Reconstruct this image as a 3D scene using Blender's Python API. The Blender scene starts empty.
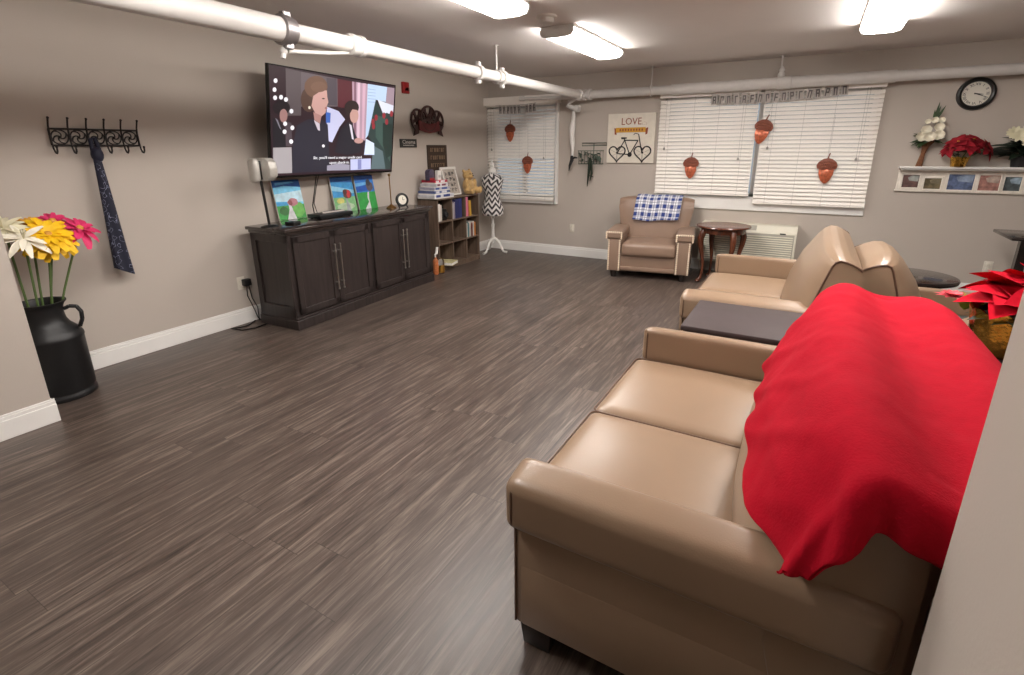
import bpy, bmesh, math, random
from mathutils import Vector, Matrix, noise
random.seed(7)
PI = math.pi
S = bpy.context.scene
COL = S.collection
V = Vector

# ------------------------------------------------------------------ materials
def lin(c):
    return tuple(((v/255)/12.92 if v/255 <= .04045 else ((v/255+.055)/1.055)**2.4) for v in c)

def newmat(name):
    m = bpy.data.materials.new(name); m.use_nodes = True
    nt = m.node_tree; b = nt.nodes['Principled BSDF']
    return m, nt, b

def mat(name, c, rough=.5, metal=0, var=.06, scale=12, bump=0, bscale=60, coat=0, spec=.5, sheen=0):
    """plain surface with a little procedural mottling and optional grain bump"""
    m, nt, b = newmat(name)
    col = lin(c)
    tc = nt.nodes.new('ShaderNodeTexCoord')
    n = nt.nodes.new('ShaderNodeTexNoise'); n.inputs['Scale'].default_value = scale; n.inputs['Detail'].default_value = 4
    nt.links.new(tc.outputs['Object'], n.inputs['Vector'])
    r = nt.nodes.new('ShaderNodeValToRGB')
    r.color_ramp.elements[0].position = .3; r.color_ramp.elements[1].position = .7
    r.color_ramp.elements[0].color = (*[x*(1-var) for x in col], 1)
    r.color_ramp.elements[1].color = (*[min(1, x*(1+var)) for x in col], 1)
    nt.links.new(n.outputs['Fac'], r.inputs['Fac']); nt.links.new(r.outputs['Color'], b.inputs['Base Color'])
    b.inputs['Roughness'].default_value = rough; b.inputs['Metallic'].default_value = metal
    b.inputs['Specular IOR Level'].default_value = spec
    b.inputs['Coat Weight'].default_value = coat
    if sheen: b.inputs['Sheen Weight'].default_value = sheen
    if bump:
        n2 = nt.nodes.new('ShaderNodeTexNoise'); n2.inputs['Scale'].default_value = bscale; n2.inputs['Detail'].default_value = 6
        nt.links.new(tc.outputs['Object'], n2.inputs['Vector'])
        bp = nt.nodes.new('ShaderNodeBump'); bp.inputs['Strength'].default_value = bump; bp.inputs['Distance'].default_value = .01
        nt.links.new(n2.outputs['Fac'], bp.inputs['Height']); nt.links.new(bp.outputs['Normal'], b.inputs['Normal'])
    return m

def emis(name, c, s):
    m, nt, b = newmat(name)
    b.inputs['Base Color'].default_value = (*[x*.4 for x in lin(c)], 1)
    b.inputs['Emission Color'].default_value = (*lin(c), 1); b.inputs['Emission Strength'].default_value = s
    b.inputs['Roughness'].default_value = .4
    return m

def math_node(nt, op, a, b_=None, c_=None):
    n = nt.nodes.new('ShaderNodeMath'); n.operation = op
    for i, v in enumerate((a, b_, c_)):
        if v is None: continue
        if isinstance(v, (int, float)): n.inputs[i].default_value = v
        else: nt.links.new(v, n.inputs[i])
    return n.outputs[0]

def mixc(nt, f, a, b_):
    n = nt.nodes.new('ShaderNodeMix'); n.data_type = 'RGBA'
    for sock, v in ((n.inputs[0], f), (n.inputs[6], a), (n.inputs[7], b_)):
        if isinstance(v, (int, float)): sock.default_value = v
        elif isinstance(v, tuple): sock.default_value = (*v, 1)
        else: nt.links.new(v, sock)
    return n.outputs[2]

def wood(name, c1, c2, rough=.4, axis=2, scale=6, coat=0):
    m, nt, b = newmat(name)
    tc = nt.nodes.new('ShaderNodeTexCoord'); mp = nt.nodes.new('ShaderNodeMapping')
    sc = [scale*4]*3; sc[axis] = scale*.25; mp.inputs['Scale'].default_value = sc
    nt.links.new(tc.outputs['Object'], mp.inputs['Vector'])
    n = nt.nodes.new('ShaderNodeTexNoise'); n.inputs['Scale'].default_value = 1.5; n.inputs['Detail'].default_value = 8; n.inputs['Distortion'].default_value = .6
    nt.links.new(mp.outputs[0], n.inputs['Vector'])
    r = nt.nodes.new('ShaderNodeValToRGB'); r.color_ramp.elements[0].position = .3; r.color_ramp.elements[1].position = .72
    r.color_ramp.elements[0].color = (*lin(c1), 1); r.color_ramp.elements[1].color = (*lin(c2), 1)
    nt.links.new(n.outputs['Fac'], r.inputs['Fac']); nt.links.new(r.outputs['Color'], b.inputs['Base Color'])
    b.inputs['Roughness'].default_value = rough; b.inputs['Coat Weight'].default_value = coat
    bp = nt.nodes.new('ShaderNodeBump'); bp.inputs['Strength'].default_value = .08
    nt.links.new(n.outputs['Fac'], bp.inputs['Height']); nt.links.new(bp.outputs['Normal'], b.inputs['Normal'])
    return m

def floor_material():
    m, nt, b = newmat('vinyl_plank')
    tc = nt.nodes.new('ShaderNodeTexCoord')
    sep = nt.nodes.new('ShaderNodeSeparateXYZ'); nt.links.new(tc.outputs['Object'], sep.inputs[0])
    W, Ln = .178, 1.22
    row = math_node(nt, 'FLOOR', math_node(nt, 'DIVIDE', math_node(nt, 'ADD', sep.outputs[0], .99), W))
    wn = nt.nodes.new('ShaderNodeTexWhiteNoise'); wn.noise_dimensions = '1D'; nt.links.new(row, wn.inputs['W'])
    yy = math_node(nt, 'DIVIDE', math_node(nt, 'ADD', sep.outputs[1], math_node(nt, 'MULTIPLY', wn.outputs['Value'], 5.0)), Ln)
    cell = math_node(nt, 'FLOOR', yy)
    cv = nt.nodes.new('ShaderNodeCombineXYZ'); nt.links.new(row, cv.inputs[0]); nt.links.new(cell, cv.inputs[1])
    wn2 = nt.nodes.new('ShaderNodeTexWhiteNoise'); wn2.noise_dimensions = '3D'; nt.links.new(cv.outputs[0], wn2.inputs['Vector'])
    # streaky grain along Y, shifted per plank
    off = nt.nodes.new('ShaderNodeVectorMath'); off.operation = 'SCALE'; off.inputs['Scale'].default_value = 9.0
    nt.links.new(wn2.outputs['Color'], off.inputs[0])
    mp = nt.nodes.new('ShaderNodeMapping'); mp.inputs['Scale'].default_value = (52, 3.0, 1); nt.links.new(tc.outputs['Object'], mp.inputs['Vector'])
    ad = nt.nodes.new('ShaderNodeVectorMath'); ad.operation = 'ADD'
    nt.links.new(mp.outputs[0], ad.inputs[0]); nt.links.new(off.outputs[0], ad.inputs[1])
    n = nt.nodes.new('ShaderNodeTexNoise'); n.inputs['Scale'].default_value = 1.2; n.inputs['Detail'].default_value = 9; n.inputs['Roughness'].default_value = .62; n.inputs['Distortion'].default_value = .8
    nt.links.new(ad.outputs[0], n.inputs['Vector'])
    mp2 = nt.nodes.new('ShaderNodeMapping'); mp2.inputs['Scale'].default_value = (17, .9, 1); nt.links.new(tc.outputs['Object'], mp2.inputs['Vector'])
    ad2 = nt.nodes.new('ShaderNodeVectorMath'); ad2.operation = 'ADD'; nt.links.new(mp2.outputs[0], ad2.inputs[0]); nt.links.new(off.outputs[0], ad2.inputs[1])
    nb = nt.nodes.new('ShaderNodeTexNoise'); nb.inputs['Scale'].default_value = 1.3; nb.inputs['Detail'].default_value = 7; nb.inputs['Roughness'].default_value = .66; nb.inputs['Distortion'].default_value = 1.6
    nt.links.new(ad2.outputs[0], nb.inputs['Vector'])
    grain = math_node(nt, 'ADD', math_node(nt, 'MULTIPLY', n.outputs['Fac'], .42), math_node(nt, 'MULTIPLY', nb.outputs['Fac'], .58))
    r = nt.nodes.new('ShaderNodeValToRGB'); e = r.color_ramp.elements
    e[0].position = .33; e[0].color = (*lin((46, 38, 35)), 1)
    e[1].position = .68; e[1].color = (*lin((126, 113, 103)), 1)
    k = e.new(.5); k.color = (*lin((82, 70, 63)), 1)
    nt.links.new(grain, r.inputs['Fac'])
    tint = math_node(nt, 'MULTIPLY_ADD', wn2.outputs['Value'], .2, .88)
    sc = nt.nodes.new('ShaderNodeVectorMath'); sc.operation = 'SCALE'; nt.links.new(r.outputs['Color'], sc.inputs[0]); nt.links.new(tint, sc.inputs['Scale'])
    # seams
    fx = math_node(nt, 'FRACT', math_node(nt, 'DIVIDE', math_node(nt, 'ADD', sep.outputs[0], .99), W))
    dx = math_node(nt, 'MULTIPLY', math_node(nt, 'MINIMUM', fx, math_node(nt, 'SUBTRACT', 1, fx)), W)
    fy = math_node(nt, 'FRACT', yy)
    dy = math_node(nt, 'MULTIPLY', math_node(nt, 'MINIMUM', fy, math_node(nt, 'SUBTRACT', 1, fy)), Ln)
    seam = math_node(nt, 'LESS_THAN', math_node(nt, 'MINIMUM', dx, dy), .0014)
    c = mixc(nt, math_node(nt, 'MULTIPLY', seam, .5), sc.outputs[0], lin((30, 24, 22)))
    nt.links.new(c, b.inputs['Base Color'])
    rr = math_node(nt, 'MULTIPLY_ADD', n.outputs['Fac'], .22, .26)
    nt.links.new(rr, b.inputs['Roughness'])
    bp = nt.nodes.new('ShaderNodeBump'); bp.inputs['Strength'].default_value = .12; bp.inputs['Distance'].default_value = .004
    nt.links.new(math_node(nt, 'SUBTRACT', n.outputs['Fac'], seam), bp.inputs['Height']); nt.links.new(bp.outputs['Normal'], b.inputs['Normal'])
    return m

def uv_sep(nt):
    u = nt.nodes.new('ShaderNodeUVMap'); u.uv_map = 'UVMap'
    s = nt.nodes.new('ShaderNodeSeparateXYZ'); nt.links.new(u.outputs[0], s.inputs[0]); return s.outputs[0], s.outputs[1]

def plaid_material():
    m, nt, b = newmat('plaid_fleece'); u, v = uv_sep(nt)
    def band(x, n, w, ph=0):
        f = math_node(nt, 'FRACT', math_node(nt, 'MULTIPLY_ADD', x, n, ph)); return math_node(nt, 'LESS_THAN', f, w)
    a, c = band(u, 6.5, .46), band(v, 8.5, .46)
    s = math_node(nt, 'MULTIPLY', math_node(nt, 'ADD', a, c), .5)
    c1 = mixc(nt, s, lin((225, 226, 232)), lin((44, 62, 126)))
    thin = math_node(nt, 'MAXIMUM', band(u, 6.5, .06, .32), band(v, 8.5, .06, .32))
    c2 = mixc(nt, math_node(nt, 'MULTIPLY', thin, .8), c1, lin((28, 34, 66)))
    nt.links.new(c2, b.inputs['Base Color']); b.inputs['Roughness'].default_value = .95; return m

def chevron_material():
    m, nt, b = newmat('chevron_cloth'); u, v = uv_sep(nt)
    tri = math_node(nt, 'PINGPONG', math_node(nt, 'MULTIPLY', u, 8), .5)
    z = math_node(nt, 'FRACT', math_node(nt, 'MULTIPLY_ADD', v, 8.0, math_node(nt, 'MULTIPLY', tri, 1.7)))
    k = math_node(nt, 'LESS_THAN', z, .5)
    nt.links.new(mixc(nt, k, lin((232, 229, 226)), lin((70, 66, 68))), b.inputs['Base Color'])
    b.inputs['Roughness'].default_value = .85; return m

def scarf_material():
    m, nt, b = newmat('navy_printed_cloth'); u, v = uv_sep(nt)
    cv = nt.nodes.new('ShaderNodeCombineXYZ'); nt.links.new(math_node(nt, 'MULTIPLY', u, 5), cv.inputs[0]); nt.links.new(math_node(nt, 'MULTIPLY', v, 13), cv.inputs[1])
    n = nt.nodes.new('ShaderNodeTexNoise'); n.inputs['Scale'].default_value = 1.3; n.inputs['Detail'].default_value = 1
    nt.links.new(cv.outputs[0], n.inputs['Vector'])
    d = math_node(nt, 'ABSOLUTE', math_node(nt, 'SUBTRACT', n.outputs['Fac'], .56))
    k = math_node(nt, 'LESS_THAN', d, .012)
    nt.links.new(mixc(nt, math_node(nt, 'MULTIPLY', k, .6), lin((18, 20, 42)), lin((150, 155, 180))), b.inputs['Base Color'])
    b.inputs['Roughness'].default_value = .7; return m

def glass_material(name, c=(235, 245, 250), rough=.02):
    m, nt, b = newmat(name); b.inputs['Base Color'].default_value = (*lin(c), 1)
    b.inputs['Transmission Weight'].default_value = 1; b.inputs['Roughness'].default_value = rough; b.inputs['IOR'].default_value = 1.45
    return m

M = {}
M['floor'] = floor_material()
M['wall'] = mat('greige_paint', (188, 178, 168), .75, var=.02, scale=2, bump=.04, bscale=120)
M['ceiling'] = mat('ceiling_paint', (226, 220, 216), .9, var=.02, scale=2)
M['white_trim'] = mat('white_semigloss', (236, 234, 230), .4, var=.01)
M['pipe'] = mat('white_pipe_paint', (212, 208, 204), .38, var=.03)
M['steel'] = mat('galvanised_steel', (150, 145, 145), .4, .8)
M['chrome'] = mat('brushed_nickel', (200, 196, 190), .28, 1)
M['leather'] = mat('taupe_vinyl_leather', (146, 122, 100), .32, var=.03, scale=5, bump=.05, bscale=260, spec=.5)
M['leather2'] = mat('tan_vinyl_leather', (140, 116, 99), .4, var=.04, scale=6, bump=.05, bscale=220)
M['welt'] = mat('brown_welting', (92, 66, 52), .45)
M['welt_light'] = mat('taupe_welting', (104, 80, 64), .4)
M['dark_foot'] = mat('dark_stained_foot', (36, 27, 24), .4)
M['dust'] = mat('black_dust_cloth', (12, 11, 11), .95)
M['espresso'] = wood('espresso_wood', (40, 33, 32), (58, 49, 47), .38, 2)
M['espresso_top'] = wood('espresso_wood_top', (44, 36, 34), (60, 50, 47), .2, 1, coat=.3)
M['tabletop'] = mat('dark_laminate', (70, 60, 60), .62, var=.06, spec=.3)
M['table_edge'] = mat('dark_table_edge', (50, 40, 40), .4)
M['black_lacquer'] = mat('black_brown_lacquer', (34, 27, 26), .15, coat=.4)
M['cherry'] = wood('cherry_wood', (74, 38, 26), (116, 66, 44), .25, 2, coat=.3)
M['rustic'] = wood('walnut_laminate', (84, 68, 56), (124, 104, 88), .5, 2)
M['rustic_dark'] = mat('walnut_back_panel', (70, 57, 48), .6)
M['red_fleece'] = mat('red_fleece', (176, 12, 36), .95, var=.05, scale=40, bump=.2, bscale=180, spec=.15)
M['plaid'] = plaid_material()
M['chevron'] = chevron_material()
M['scarf'] = scarf_material()
M['black'] = mat('black_plastic', (16, 16, 17), .35)
M['black_matte'] = mat('black_paint_matte', (26, 26, 28), .55, var=.1)
M['black_iron'] = mat('wrought_iron', (34, 28, 26), .55, .3)
M['bezel'] = mat('tv_bezel', (10, 10, 12), .25)
M['blind'] = mat('cream_blind_slat', (246, 240, 232), .5, var=.01)
M['cord'] = mat('grey_cord', (150, 145, 138), .8)
M['glass'] = glass_material('window_glass')
M['clear'] = glass_material('clear_plastic', (240, 240, 240), .1)
M['ac'] = mat('ivory_plastic', (226, 222, 206), .45, var=.01)
M['ac_dark'] = mat('ac_recess', (170, 166, 154), .6)
M['paper'] = mat('white_paper', (226, 222, 216), .8, var=.02)
M['paper_grey'] = mat('greyish_card', (186, 178, 172), .8)
M['ink'] = mat('black_ink', (30, 28, 28), .7)
M['ink_grey'] = mat('faded_ink', (92, 86, 84), .7)
M['acorn_cap'] = mat('brown_glitter_card', (132, 72, 52), .6, var=.25, scale=120)
M['acorn_nut'] = mat('copper_foil_card', (196, 106, 74), .3, .3, var=.4, scale=40)
M['red'] = mat('alarm_red', (150, 24, 26), .35)
M['maroon'] = mat('maroon_paint', (96, 24, 26), .5)
M['reel'] = mat('dark_brown_metal', (52, 24, 20), .5)
M['sign_black'] = mat('black_sign', (44, 42, 40), .5)
M['sign_wood'] = wood('dark_sign_wood', (50, 34, 24), (70, 50, 36), .6, 1)
M['sign_text'] = mat('worn_tan_lettering', (138, 116, 92), .7)
M['sign_text_light'] = mat('pale_lettering', (196, 190, 184), .6)
M['canvas'] = mat('whitewashed_board', (224, 216, 202), .75, var=.05, scale=20)
M['rust'] = mat('rust_red_paint', (142, 70, 46), .7)
M['mustard'] = mat('mustard_paint', (206, 152, 52), .7)
M['wire_green'] = mat('green_grey_wire', (88, 100, 90), .5, .4)
M['mannequin_white'] = mat('white_painted_wood', (232, 229, 224), .4)
M['plush'] = mat('golden_plush', (196, 160, 104), .95, var=.18, scale=60, bump=.5, bscale=200, sheen=.3)
M['eye'] = mat('dark_bead', (20, 14, 12), .2)
M['milkcan'] = mat('black_painted_steel', (19, 19, 21), .45, .0, var=.15, scale=9, bump=.05, bscale=30)
M['stem'] = mat('flower_stem_green', (86, 108, 58), .6)
M['leaf'] = mat('leaf_green', (52, 74, 40), .55, var=.25)
M['leaf_dark'] = mat('dark_leaf_green', (30, 44, 30), .55, var=.2)
M['petal_yellow'] = mat('yellow_petal', (238, 190, 16), .6, var=.1)
M['petal_gold'] = mat('gold_orange_petal', (206, 150, 60), .6, var=.1)
M['petal_white'] = mat('white_petal', (238, 232, 214), .6, var=.05)
M['petal_cream'] = mat('cream_petal', (226, 220, 190), .6, var=.05)
M['petal_pink'] = mat('magenta_petal', (210, 44, 100), .6, var=.1)
M['petal_coral'] = mat('coral_pink_petal', (206, 66, 78), .6, var=.15)
M['bract'] = mat('red_velvet_bract', (190, 10, 36), .9, var=.15, scale=30, spec=.15)
M['bract_dark'] = mat('deep_red_bract', (150, 12, 32), .8, var=.2, scale=30)
M['gold_foil'] = mat('gold_foil', (214, 164, 74), .25, 1, var=.25, scale=30, bump=.6, bscale=40)
M['studs'] = mat('pale_brass_stud', (226, 208, 184), .4, .2)
M['gold'] = mat('antique_gold', (150, 112, 66), .35, .8)
M['wicker'] = mat('brown_stems', (120, 78, 50), .8, var=.3, scale=50)
M['outlet'] = mat('almond_outlet', (222, 216, 202), .45, var=.01)
M['silver'] = mat('silver_plastic', (196, 193, 186), .35, .3)
M['silver_grille'] = mat('silver_grille', (186, 183, 176), .4, .3, var=.2, scale=200)
M['clockface'] = mat('cream_clock_face', (228, 223, 210), .6, var=.02)
M['frame_white'] = mat('distressed_white_wood', (232, 224, 212), .6, var=.08, scale=25)
M['lens'] = None
M['housing'] = mat('fixture_white_metal', (206, 202, 196), .5)
M['smoke'] = mat('smoke_detector_plastic', (206, 200, 192), .5)
def lamp_material():
    m = emis('lit_acrylic_lens', (255, 249, 243), 20); return m
M['lens'] = lamp_material()

# ------------------------------------------------------------------ geometry helpers
def BM(): return bmesh.new()

def box(bm, a, b, bev=0, seg=2, mi=0, rot=None):
    x0, y0, z0 = a; x1, y1, z1 = b
    t = bmesh.new()
    vs = [t.verts.new(p) for p in ((x0,y0,z0),(x1,y0,z0),(x1,y1,z0),(x0,y1,z0),(x0,y0,z1),(x1,y0,z1),(x1,y1,z1),(x0,y1,z1))]
    for f in ((0,3,2,1),(4,5,6,7),(0,1,5,4),(1,2,6,5),(2,3,7,6),(3,0,4,7)): t.faces.new([vs[i] for i in f])
    if bev: bmesh.ops.bevel(t, geom=list(t.edges), offset=bev, segments=seg, profile=.5, affect='EDGES')
    merge(bm, t, mi, rot)

def merge(bm, t, mi=0, mtx=None):
    if mtx is not None: bmesh.ops.transform(t, matrix=mtx, verts=t.verts)
    mp = {v: bm.verts.new(v.co) for v in t.verts}
    for f in t.faces:
        try:
            nf = bm.faces.new([mp[v] for v in f.verts]); nf.material_index = mi
        except ValueError: pass
    t.free()

def tube(bm, pts, r, n=8, closed=False, mi=0, cap=True):
    pts = [V(p) for p in pts]; N = len(pts); rings = []
    rr = r if isinstance(r, (list, tuple)) else [r]*N
    up = None
    for i, p in enumerate(pts):
        if closed: d = pts[(i+1) % N] - pts[i-1]
        else: d = pts[min(i+1, N-1)] - pts[max(i-1, 0)]
        d.normalize()
        if up is None: up = d.orthogonal().normalized()
        else:
            up = up - d*up.dot(d)
            up = up.normalized() if up.length > 1e-6 else d.orthogonal().normalized()
        s = d.cross(up)
        rings.append([bm.verts.new(p + (up*math.cos(2*PI*k/n) + s*math.sin(2*PI*k/n))*rr[i]) for k in range(n)])
    for i in range(N if closed else N-1):
        a, b = rings[i], rings[(i+1) % N]
        for k in range(n):
            f = bm.faces.new((a[k], a[(k+1) % n], b[(k+1) % n], b[k])); f.material_index = mi
    if cap and not closed:
        for rg in (list(reversed(rings[0])), rings[-1]):
            f = bm.faces.new(rg); f.material_index = mi

def cyl(bm, a, b, r0, r1=None, n=20, mi=0): tube(bm, [a, b], [r0, r0 if r1 is None else r1], n, mi=mi)

def lathe(bm, prof, c=(0,0,0), n=32, mi=0, sx=1, sy=1):
    rings = []
    for r, z in prof:
        rings.append([bm.verts.new((c[0]+sx*max(r,1e-4)*math.cos(2*PI*k/n), c[1]+sy*max(r,1e-4)*math.sin(2*PI*k/n), c[2]+z)) for k in range(n)])
    for a, b in zip(rings, rings[1:]):
        for k in range(n):
            f = bm.faces.new((a[k], a[(k+1) % n], b[(k+1) % n], b[k])); f.material_index = mi
    for rg in (list(reversed(rings[0])), rings[-1]):
        f = bm.faces.new(rg); f.material_index = mi

def ball(bm, c, r, n=16, mi=0, mtx=None):
    if not isinstance(r, (tuple, list)): r = (r, r, r)
    t = bmesh.new(); bmesh.ops.create_uvsphere(t, u_segments=n, v_segments=max(6, n//2), radius=1)
    m = Matrix.Translation(c) @ (mtx or Matrix()) @ Matrix.Diagonal((*r, 1))
    merge(bm, t, mi, m)

def prism(bm, poly, fn, mi=0, bev=0):
    """poly: list of 2-D points; fn(u,v,w) -> 3-D with w 0/1 giving the two faces"""
    t = bmesh.new()
    a = [t.verts.new(fn(u, v, 0)) for u, v in poly]; b = [t.verts.new(fn(u, v, 1)) for u, v in poly]
    t.faces.new(list(reversed(a))); t.faces.new(b)
    n = len(poly)
    for i in range(n): t.faces.new((a[i], a[(i+1) % n], b[(i+1) % n], b[i]))
    bmesh.ops.recalc_face_normals(t, faces=t.faces)
    if bev: bmesh.ops.bevel(t, geom=list(t.edges), offset=bev, segments=2, profile=.5, affect='EDGES')
    merge(bm, t, mi)

def cushion(bm, lo, hi, r, bulge=(0,0,0), n=12, mi=0, pinch=0):
    """rounded upholstery block with crowned faces"""
    lo, hi = V(lo), V(hi); c = (lo+hi)/2; h = (hi-lo)/2
    t = bmesh.new()
    bmesh.ops.create_cube(t, size=2)
    bmesh.ops.subdivide_edges(t, edges=t.edges, cuts=n-1, use_grid_fill=True)
    for v in t.verts:
        p = v.co.copy(); q = V((0,0,0)); d = V((0,0,0))
        for i in range(3):
            # concentrate rows near the edges
            s = math.copysign(1-(1-abs(p[i]))**1.7, p[i]) if abs(p[i]) > .001 else 0
            x = s*h[i]; lim = h[i]-r
            q[i] = max(-lim, min(lim, x)); d[i] = x-q[i]
        if d.length > 1e-9: q += d.normalized()*r*min(1, d.length/ r if d.length < r else 1) if False else d.normalized()*r if max(abs(p[i]) for i in range(3)) > .999 else d
        f = [1-abs(q[i]/h[i])**2.2 for i in range(3)]
        f = [max(0, x) for x in f]
        for i in range(3):
            j, k = (i+1) % 3, (i+2) % 3
            q[i] += math.copysign(bulge[i]*(f[j]*f[k])**.7, q[i])*min(1, abs(q[i])/h[i])
        v.co = c+q
    merge(bm, t, mi)

def grid(bm, fn, nu, nv, mi=0, uv=True, close_u=False):
    lay = bm.loops.layers.uv.get('UVMap') or bm.loops.layers.uv.new('UVMap')
    g = [[bm.verts.new(fn(i/nu, j/nv)) for j in range(nv+1)] for i in range(nu if close_u else nu+1)]
    for i in range(nu):
        for j in range(nv):
            i2 = (i+1) % nu if close_u else i+1
            f = bm.faces.new((g[i][j], g[i2][j], g[i2][j+1], g[i][j+1])); f.material_index = mi
            for lp, (a, b) in zip(f.loops, ((i, j), (i+1, j), (i+1, j+1), (i, j+1))): lp[lay].uv = (a/nu, b/nv)
    return g

def leaf(bm, base, direc, up, L, W, droop=.2, fold=.25, n=6, mi=0, tip=1.0, shape=.8):
    base, d, up = V(base), V(direc).normalized(), V(up).normalized()
    side = d.cross(up)
    if side.length < 1e-4: side = d.orthogonal()
    side.normalize(); up2 = side.cross(d).normalized()
    rows = []
    for i in range(n+1):
        t = i/n
        p = base + d*L*t - up2*droop*L*t*t
        w = W*.5*math.sin(PI*min(1, t**shape*tip))+.0006
        rows.append([bm.verts.new(p - side*w + up2*fold*w), bm.verts.new(p), bm.verts.new(p + side*w + up2*fold*w)])
    for a, b in zip(rows, rows[1:]):
        for k in range(2):
            f = bm.faces.new((a[k], a[k+1], b[k+1], b[k])); f.material_index = mi

def text_bm(bm, s, size, mtx, depth=.002, mi=0, align='CENTER', width=None):
    cu = bpy.data.curves.new('lettering', 'FONT'); cu.body = s; cu.size = size; cu.extrude = depth/2
    cu.align_x = align; cu.align_y = 'CENTER'; cu.resolution_u = 2
    o = bpy.data.objects.new('lettering', cu); COL.objects.link(o)
    dg = bpy.context.evaluated_depsgraph_get(); dg.update()
    me = bpy.data.meshes.new_from_object(o.evaluated_get(dg))
    t = bmesh.new(); t.from_mesh(me)
    if width and t.verts:
        xs = [v.co.x for v in t.verts]; k = width/(max(xs)-min(xs)+1e-6)
        bmesh.ops.scale(t, vec=(k, 1, 1), verts=t.verts)
    merge(bm, t, mi, mtx)
    bpy.data.objects.remove(o); bpy.data.curves.remove(cu); bpy.data.meshes.remove(me)

# ------------------------------------------------------------------ scene helpers
def finish(name, bm, m, smooth=35):
    bmesh.ops.recalc_face_normals(bm, faces=bm.faces)
    me = bpy.data.meshes.new(name); bm.to_mesh(me); bm.free()
    for x in (m if isinstance(m, (list, tuple)) else [m]): me.materials.append(x)
    if smooth:
        for p in me.polygons: p.use_smooth = True
        me.set_sharp_from_angle(angle=math.radians(smooth))
    return me

def part(name, bm, m, parent, label=None, smooth=35, world=False):
    if world: bmesh.ops.translate(bm, vec=-V(origin(parent)), verts=bm.verts)
    o = bpy.data.objects.new(name, finish(name, bm, m, smooth)); COL.objects.link(o); o.parent = parent
    if label: o['label'] = label
    return o

def origin(o):
    p = V((0,0,0))
    while o: p += o.location; o = o.parent
    return p

def tag(o, label, cat, group=None, kind=None):
    o['label'] = label; o['category'] = cat
    if group: o['group'] = group
    if kind: o['kind'] = kind
    return o

def thing(name, loc, label, cat, group=None, rz=0):
    o = bpy.data.objects.new(name, None); COL.objects.link(o); o.location = loc; o.rotation_euler = (0, 0, rz)
    o.empty_display_size = .05
    return tag(o, label, cat, group)

def solo(name, bm, m, loc, label, cat, group=None, smooth=35, rz=0, world=False):
    if world: bmesh.ops.translate(bm, vec=-V(loc), verts=bm.verts)
    o = bpy.data.objects.new(name, finish(name, bm, m, smooth)); COL.objects.link(o); o.location = loc; o.rotation_euler = (0, 0, rz)
    return tag(o, label, cat, group)

def struct(name, bm, m, parent=None, smooth=30):
    o = bpy.data.objects.new(name, finish(name, bm, m, smooth)); COL.objects.link(o)
    if parent: o.parent = parent
    else: o['kind'] = 'structure'
    return o

def dup(root, loc, rz=None, label=None, group=None):
    r = root.copy(); COL.objects.link(r); r.location = loc
    if rz is not None: r.rotation_euler = (0, 0, rz)
    if label: r['label'] = label
    if group: r['group'] = group
    for ch in list(root.children):
        c = ch.copy(); COL.objects.link(c); c.parent = r
        for g in list(ch.children):
            d = g.copy(); COL.objects.link(d); d.parent = c
    return r

# ------------------------------------------------------------------ the room
LX, BY, CZ = -4.285, 6.77, 2.44        # left wall, back wall, ceiling
JL, JR, JY = -3.62, .282, .965         # jambs of the opening the camera stands in
RX, RY = 4.0, -3.0
bm = BM(); box(bm, (LX-.2, RY-.2, -.1), (RX+.2, BY+.2, 0)); struct('floor', bm, M['floor'])
bm = BM(); box(bm, (LX-.2, RY-.2, CZ), (RX+.2, BY+.2, CZ+.1)); struct('ceiling', bm, M['ceiling'])
bm = BM(); box(bm, (LX-.15, JY, 0), (LX, BY+.15, CZ)); struct('wall_left', bm, M['wall'])
bm = BM(); box(bm, (RX, JY, 0), (RX+.15, BY+.15, CZ)); struct('wall_right', bm, M['wall'])
bm = BM(); box(bm, (LX-.15, RY, 0), (JL, JY, CZ)); struct('wall_near_left', bm, M['wall'])
bm = BM(); box(bm, (JR, RY, 0), (RX+.15, JY, CZ)); struct('wall_near_right', bm, M['wall'])
bm = BM(); box(bm, (JL, RY-.15, 0), (JR, RY, CZ)); struct('wall_rear', bm, M['wall'])
W1 = (-4.235, -3.185, .80, 2.08); W2 = (-1.70, .49, .93, 2.08)
bm = BM()
def wallseg(x0, x1, z0, z1): box(bm, (x0, BY, z0), (x1, BY+.15, z1))
wallseg(LX, RX, 0, .80); wallseg(LX, RX, 2.08, CZ)
wallseg(LX, W1[0], .80, 2.08); wallseg(W1[1], W2[0], .80, 2.08); wallseg(W2[1], RX, .80, 2.08); wallseg(W2[0], W2[1], .80, .93)
struct('wall_back', bm, M['wall'])

def baseboard(name, segs):
    bm = BM()
    for (x0, y0, x1, y1, nx, ny) in segs:       # wall line and the direction into the room
        for t, z0, z1 in ((.016, 0, .108), (.011, .108, .128), (.007, .128, .14)):
            xa, xb = sorted((x0, x1)); ya, yb = sorted((y0, y1))
            if nx: box(bm, (min(x0, x0+nx*t), ya, z0), (max(x0, x0+nx*t), yb, z1), .002, 1)
            else: box(bm, (xa, min(y0, y0+ny*t), z0), (xb, max(y0, y0+ny*t), z1), .002, 1)
    return struct(name, bm, M['white_trim'])
baseboard('baseboard_left', [(LX, JY, LX, BY, 1, 0)])
baseboard('baseboard_back', [(LX, BY, -1.12, BY, 0, -1), (-.05, BY, RX, BY, 0, -1)])
baseboard('baseboard_near_left', [(JL, RY, JL, JY+.016, 1, 0), (LX, JY, JL, JY, 0, 1)])
baseboard('baseboard_near_right', [(JR, RY, JR, JY+.016, -1, 0), (JR, JY, RX, JY, 0, 1)])
baseboard('baseboard_right', [(RX, JY, RX, BY, -1, 0)])

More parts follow.
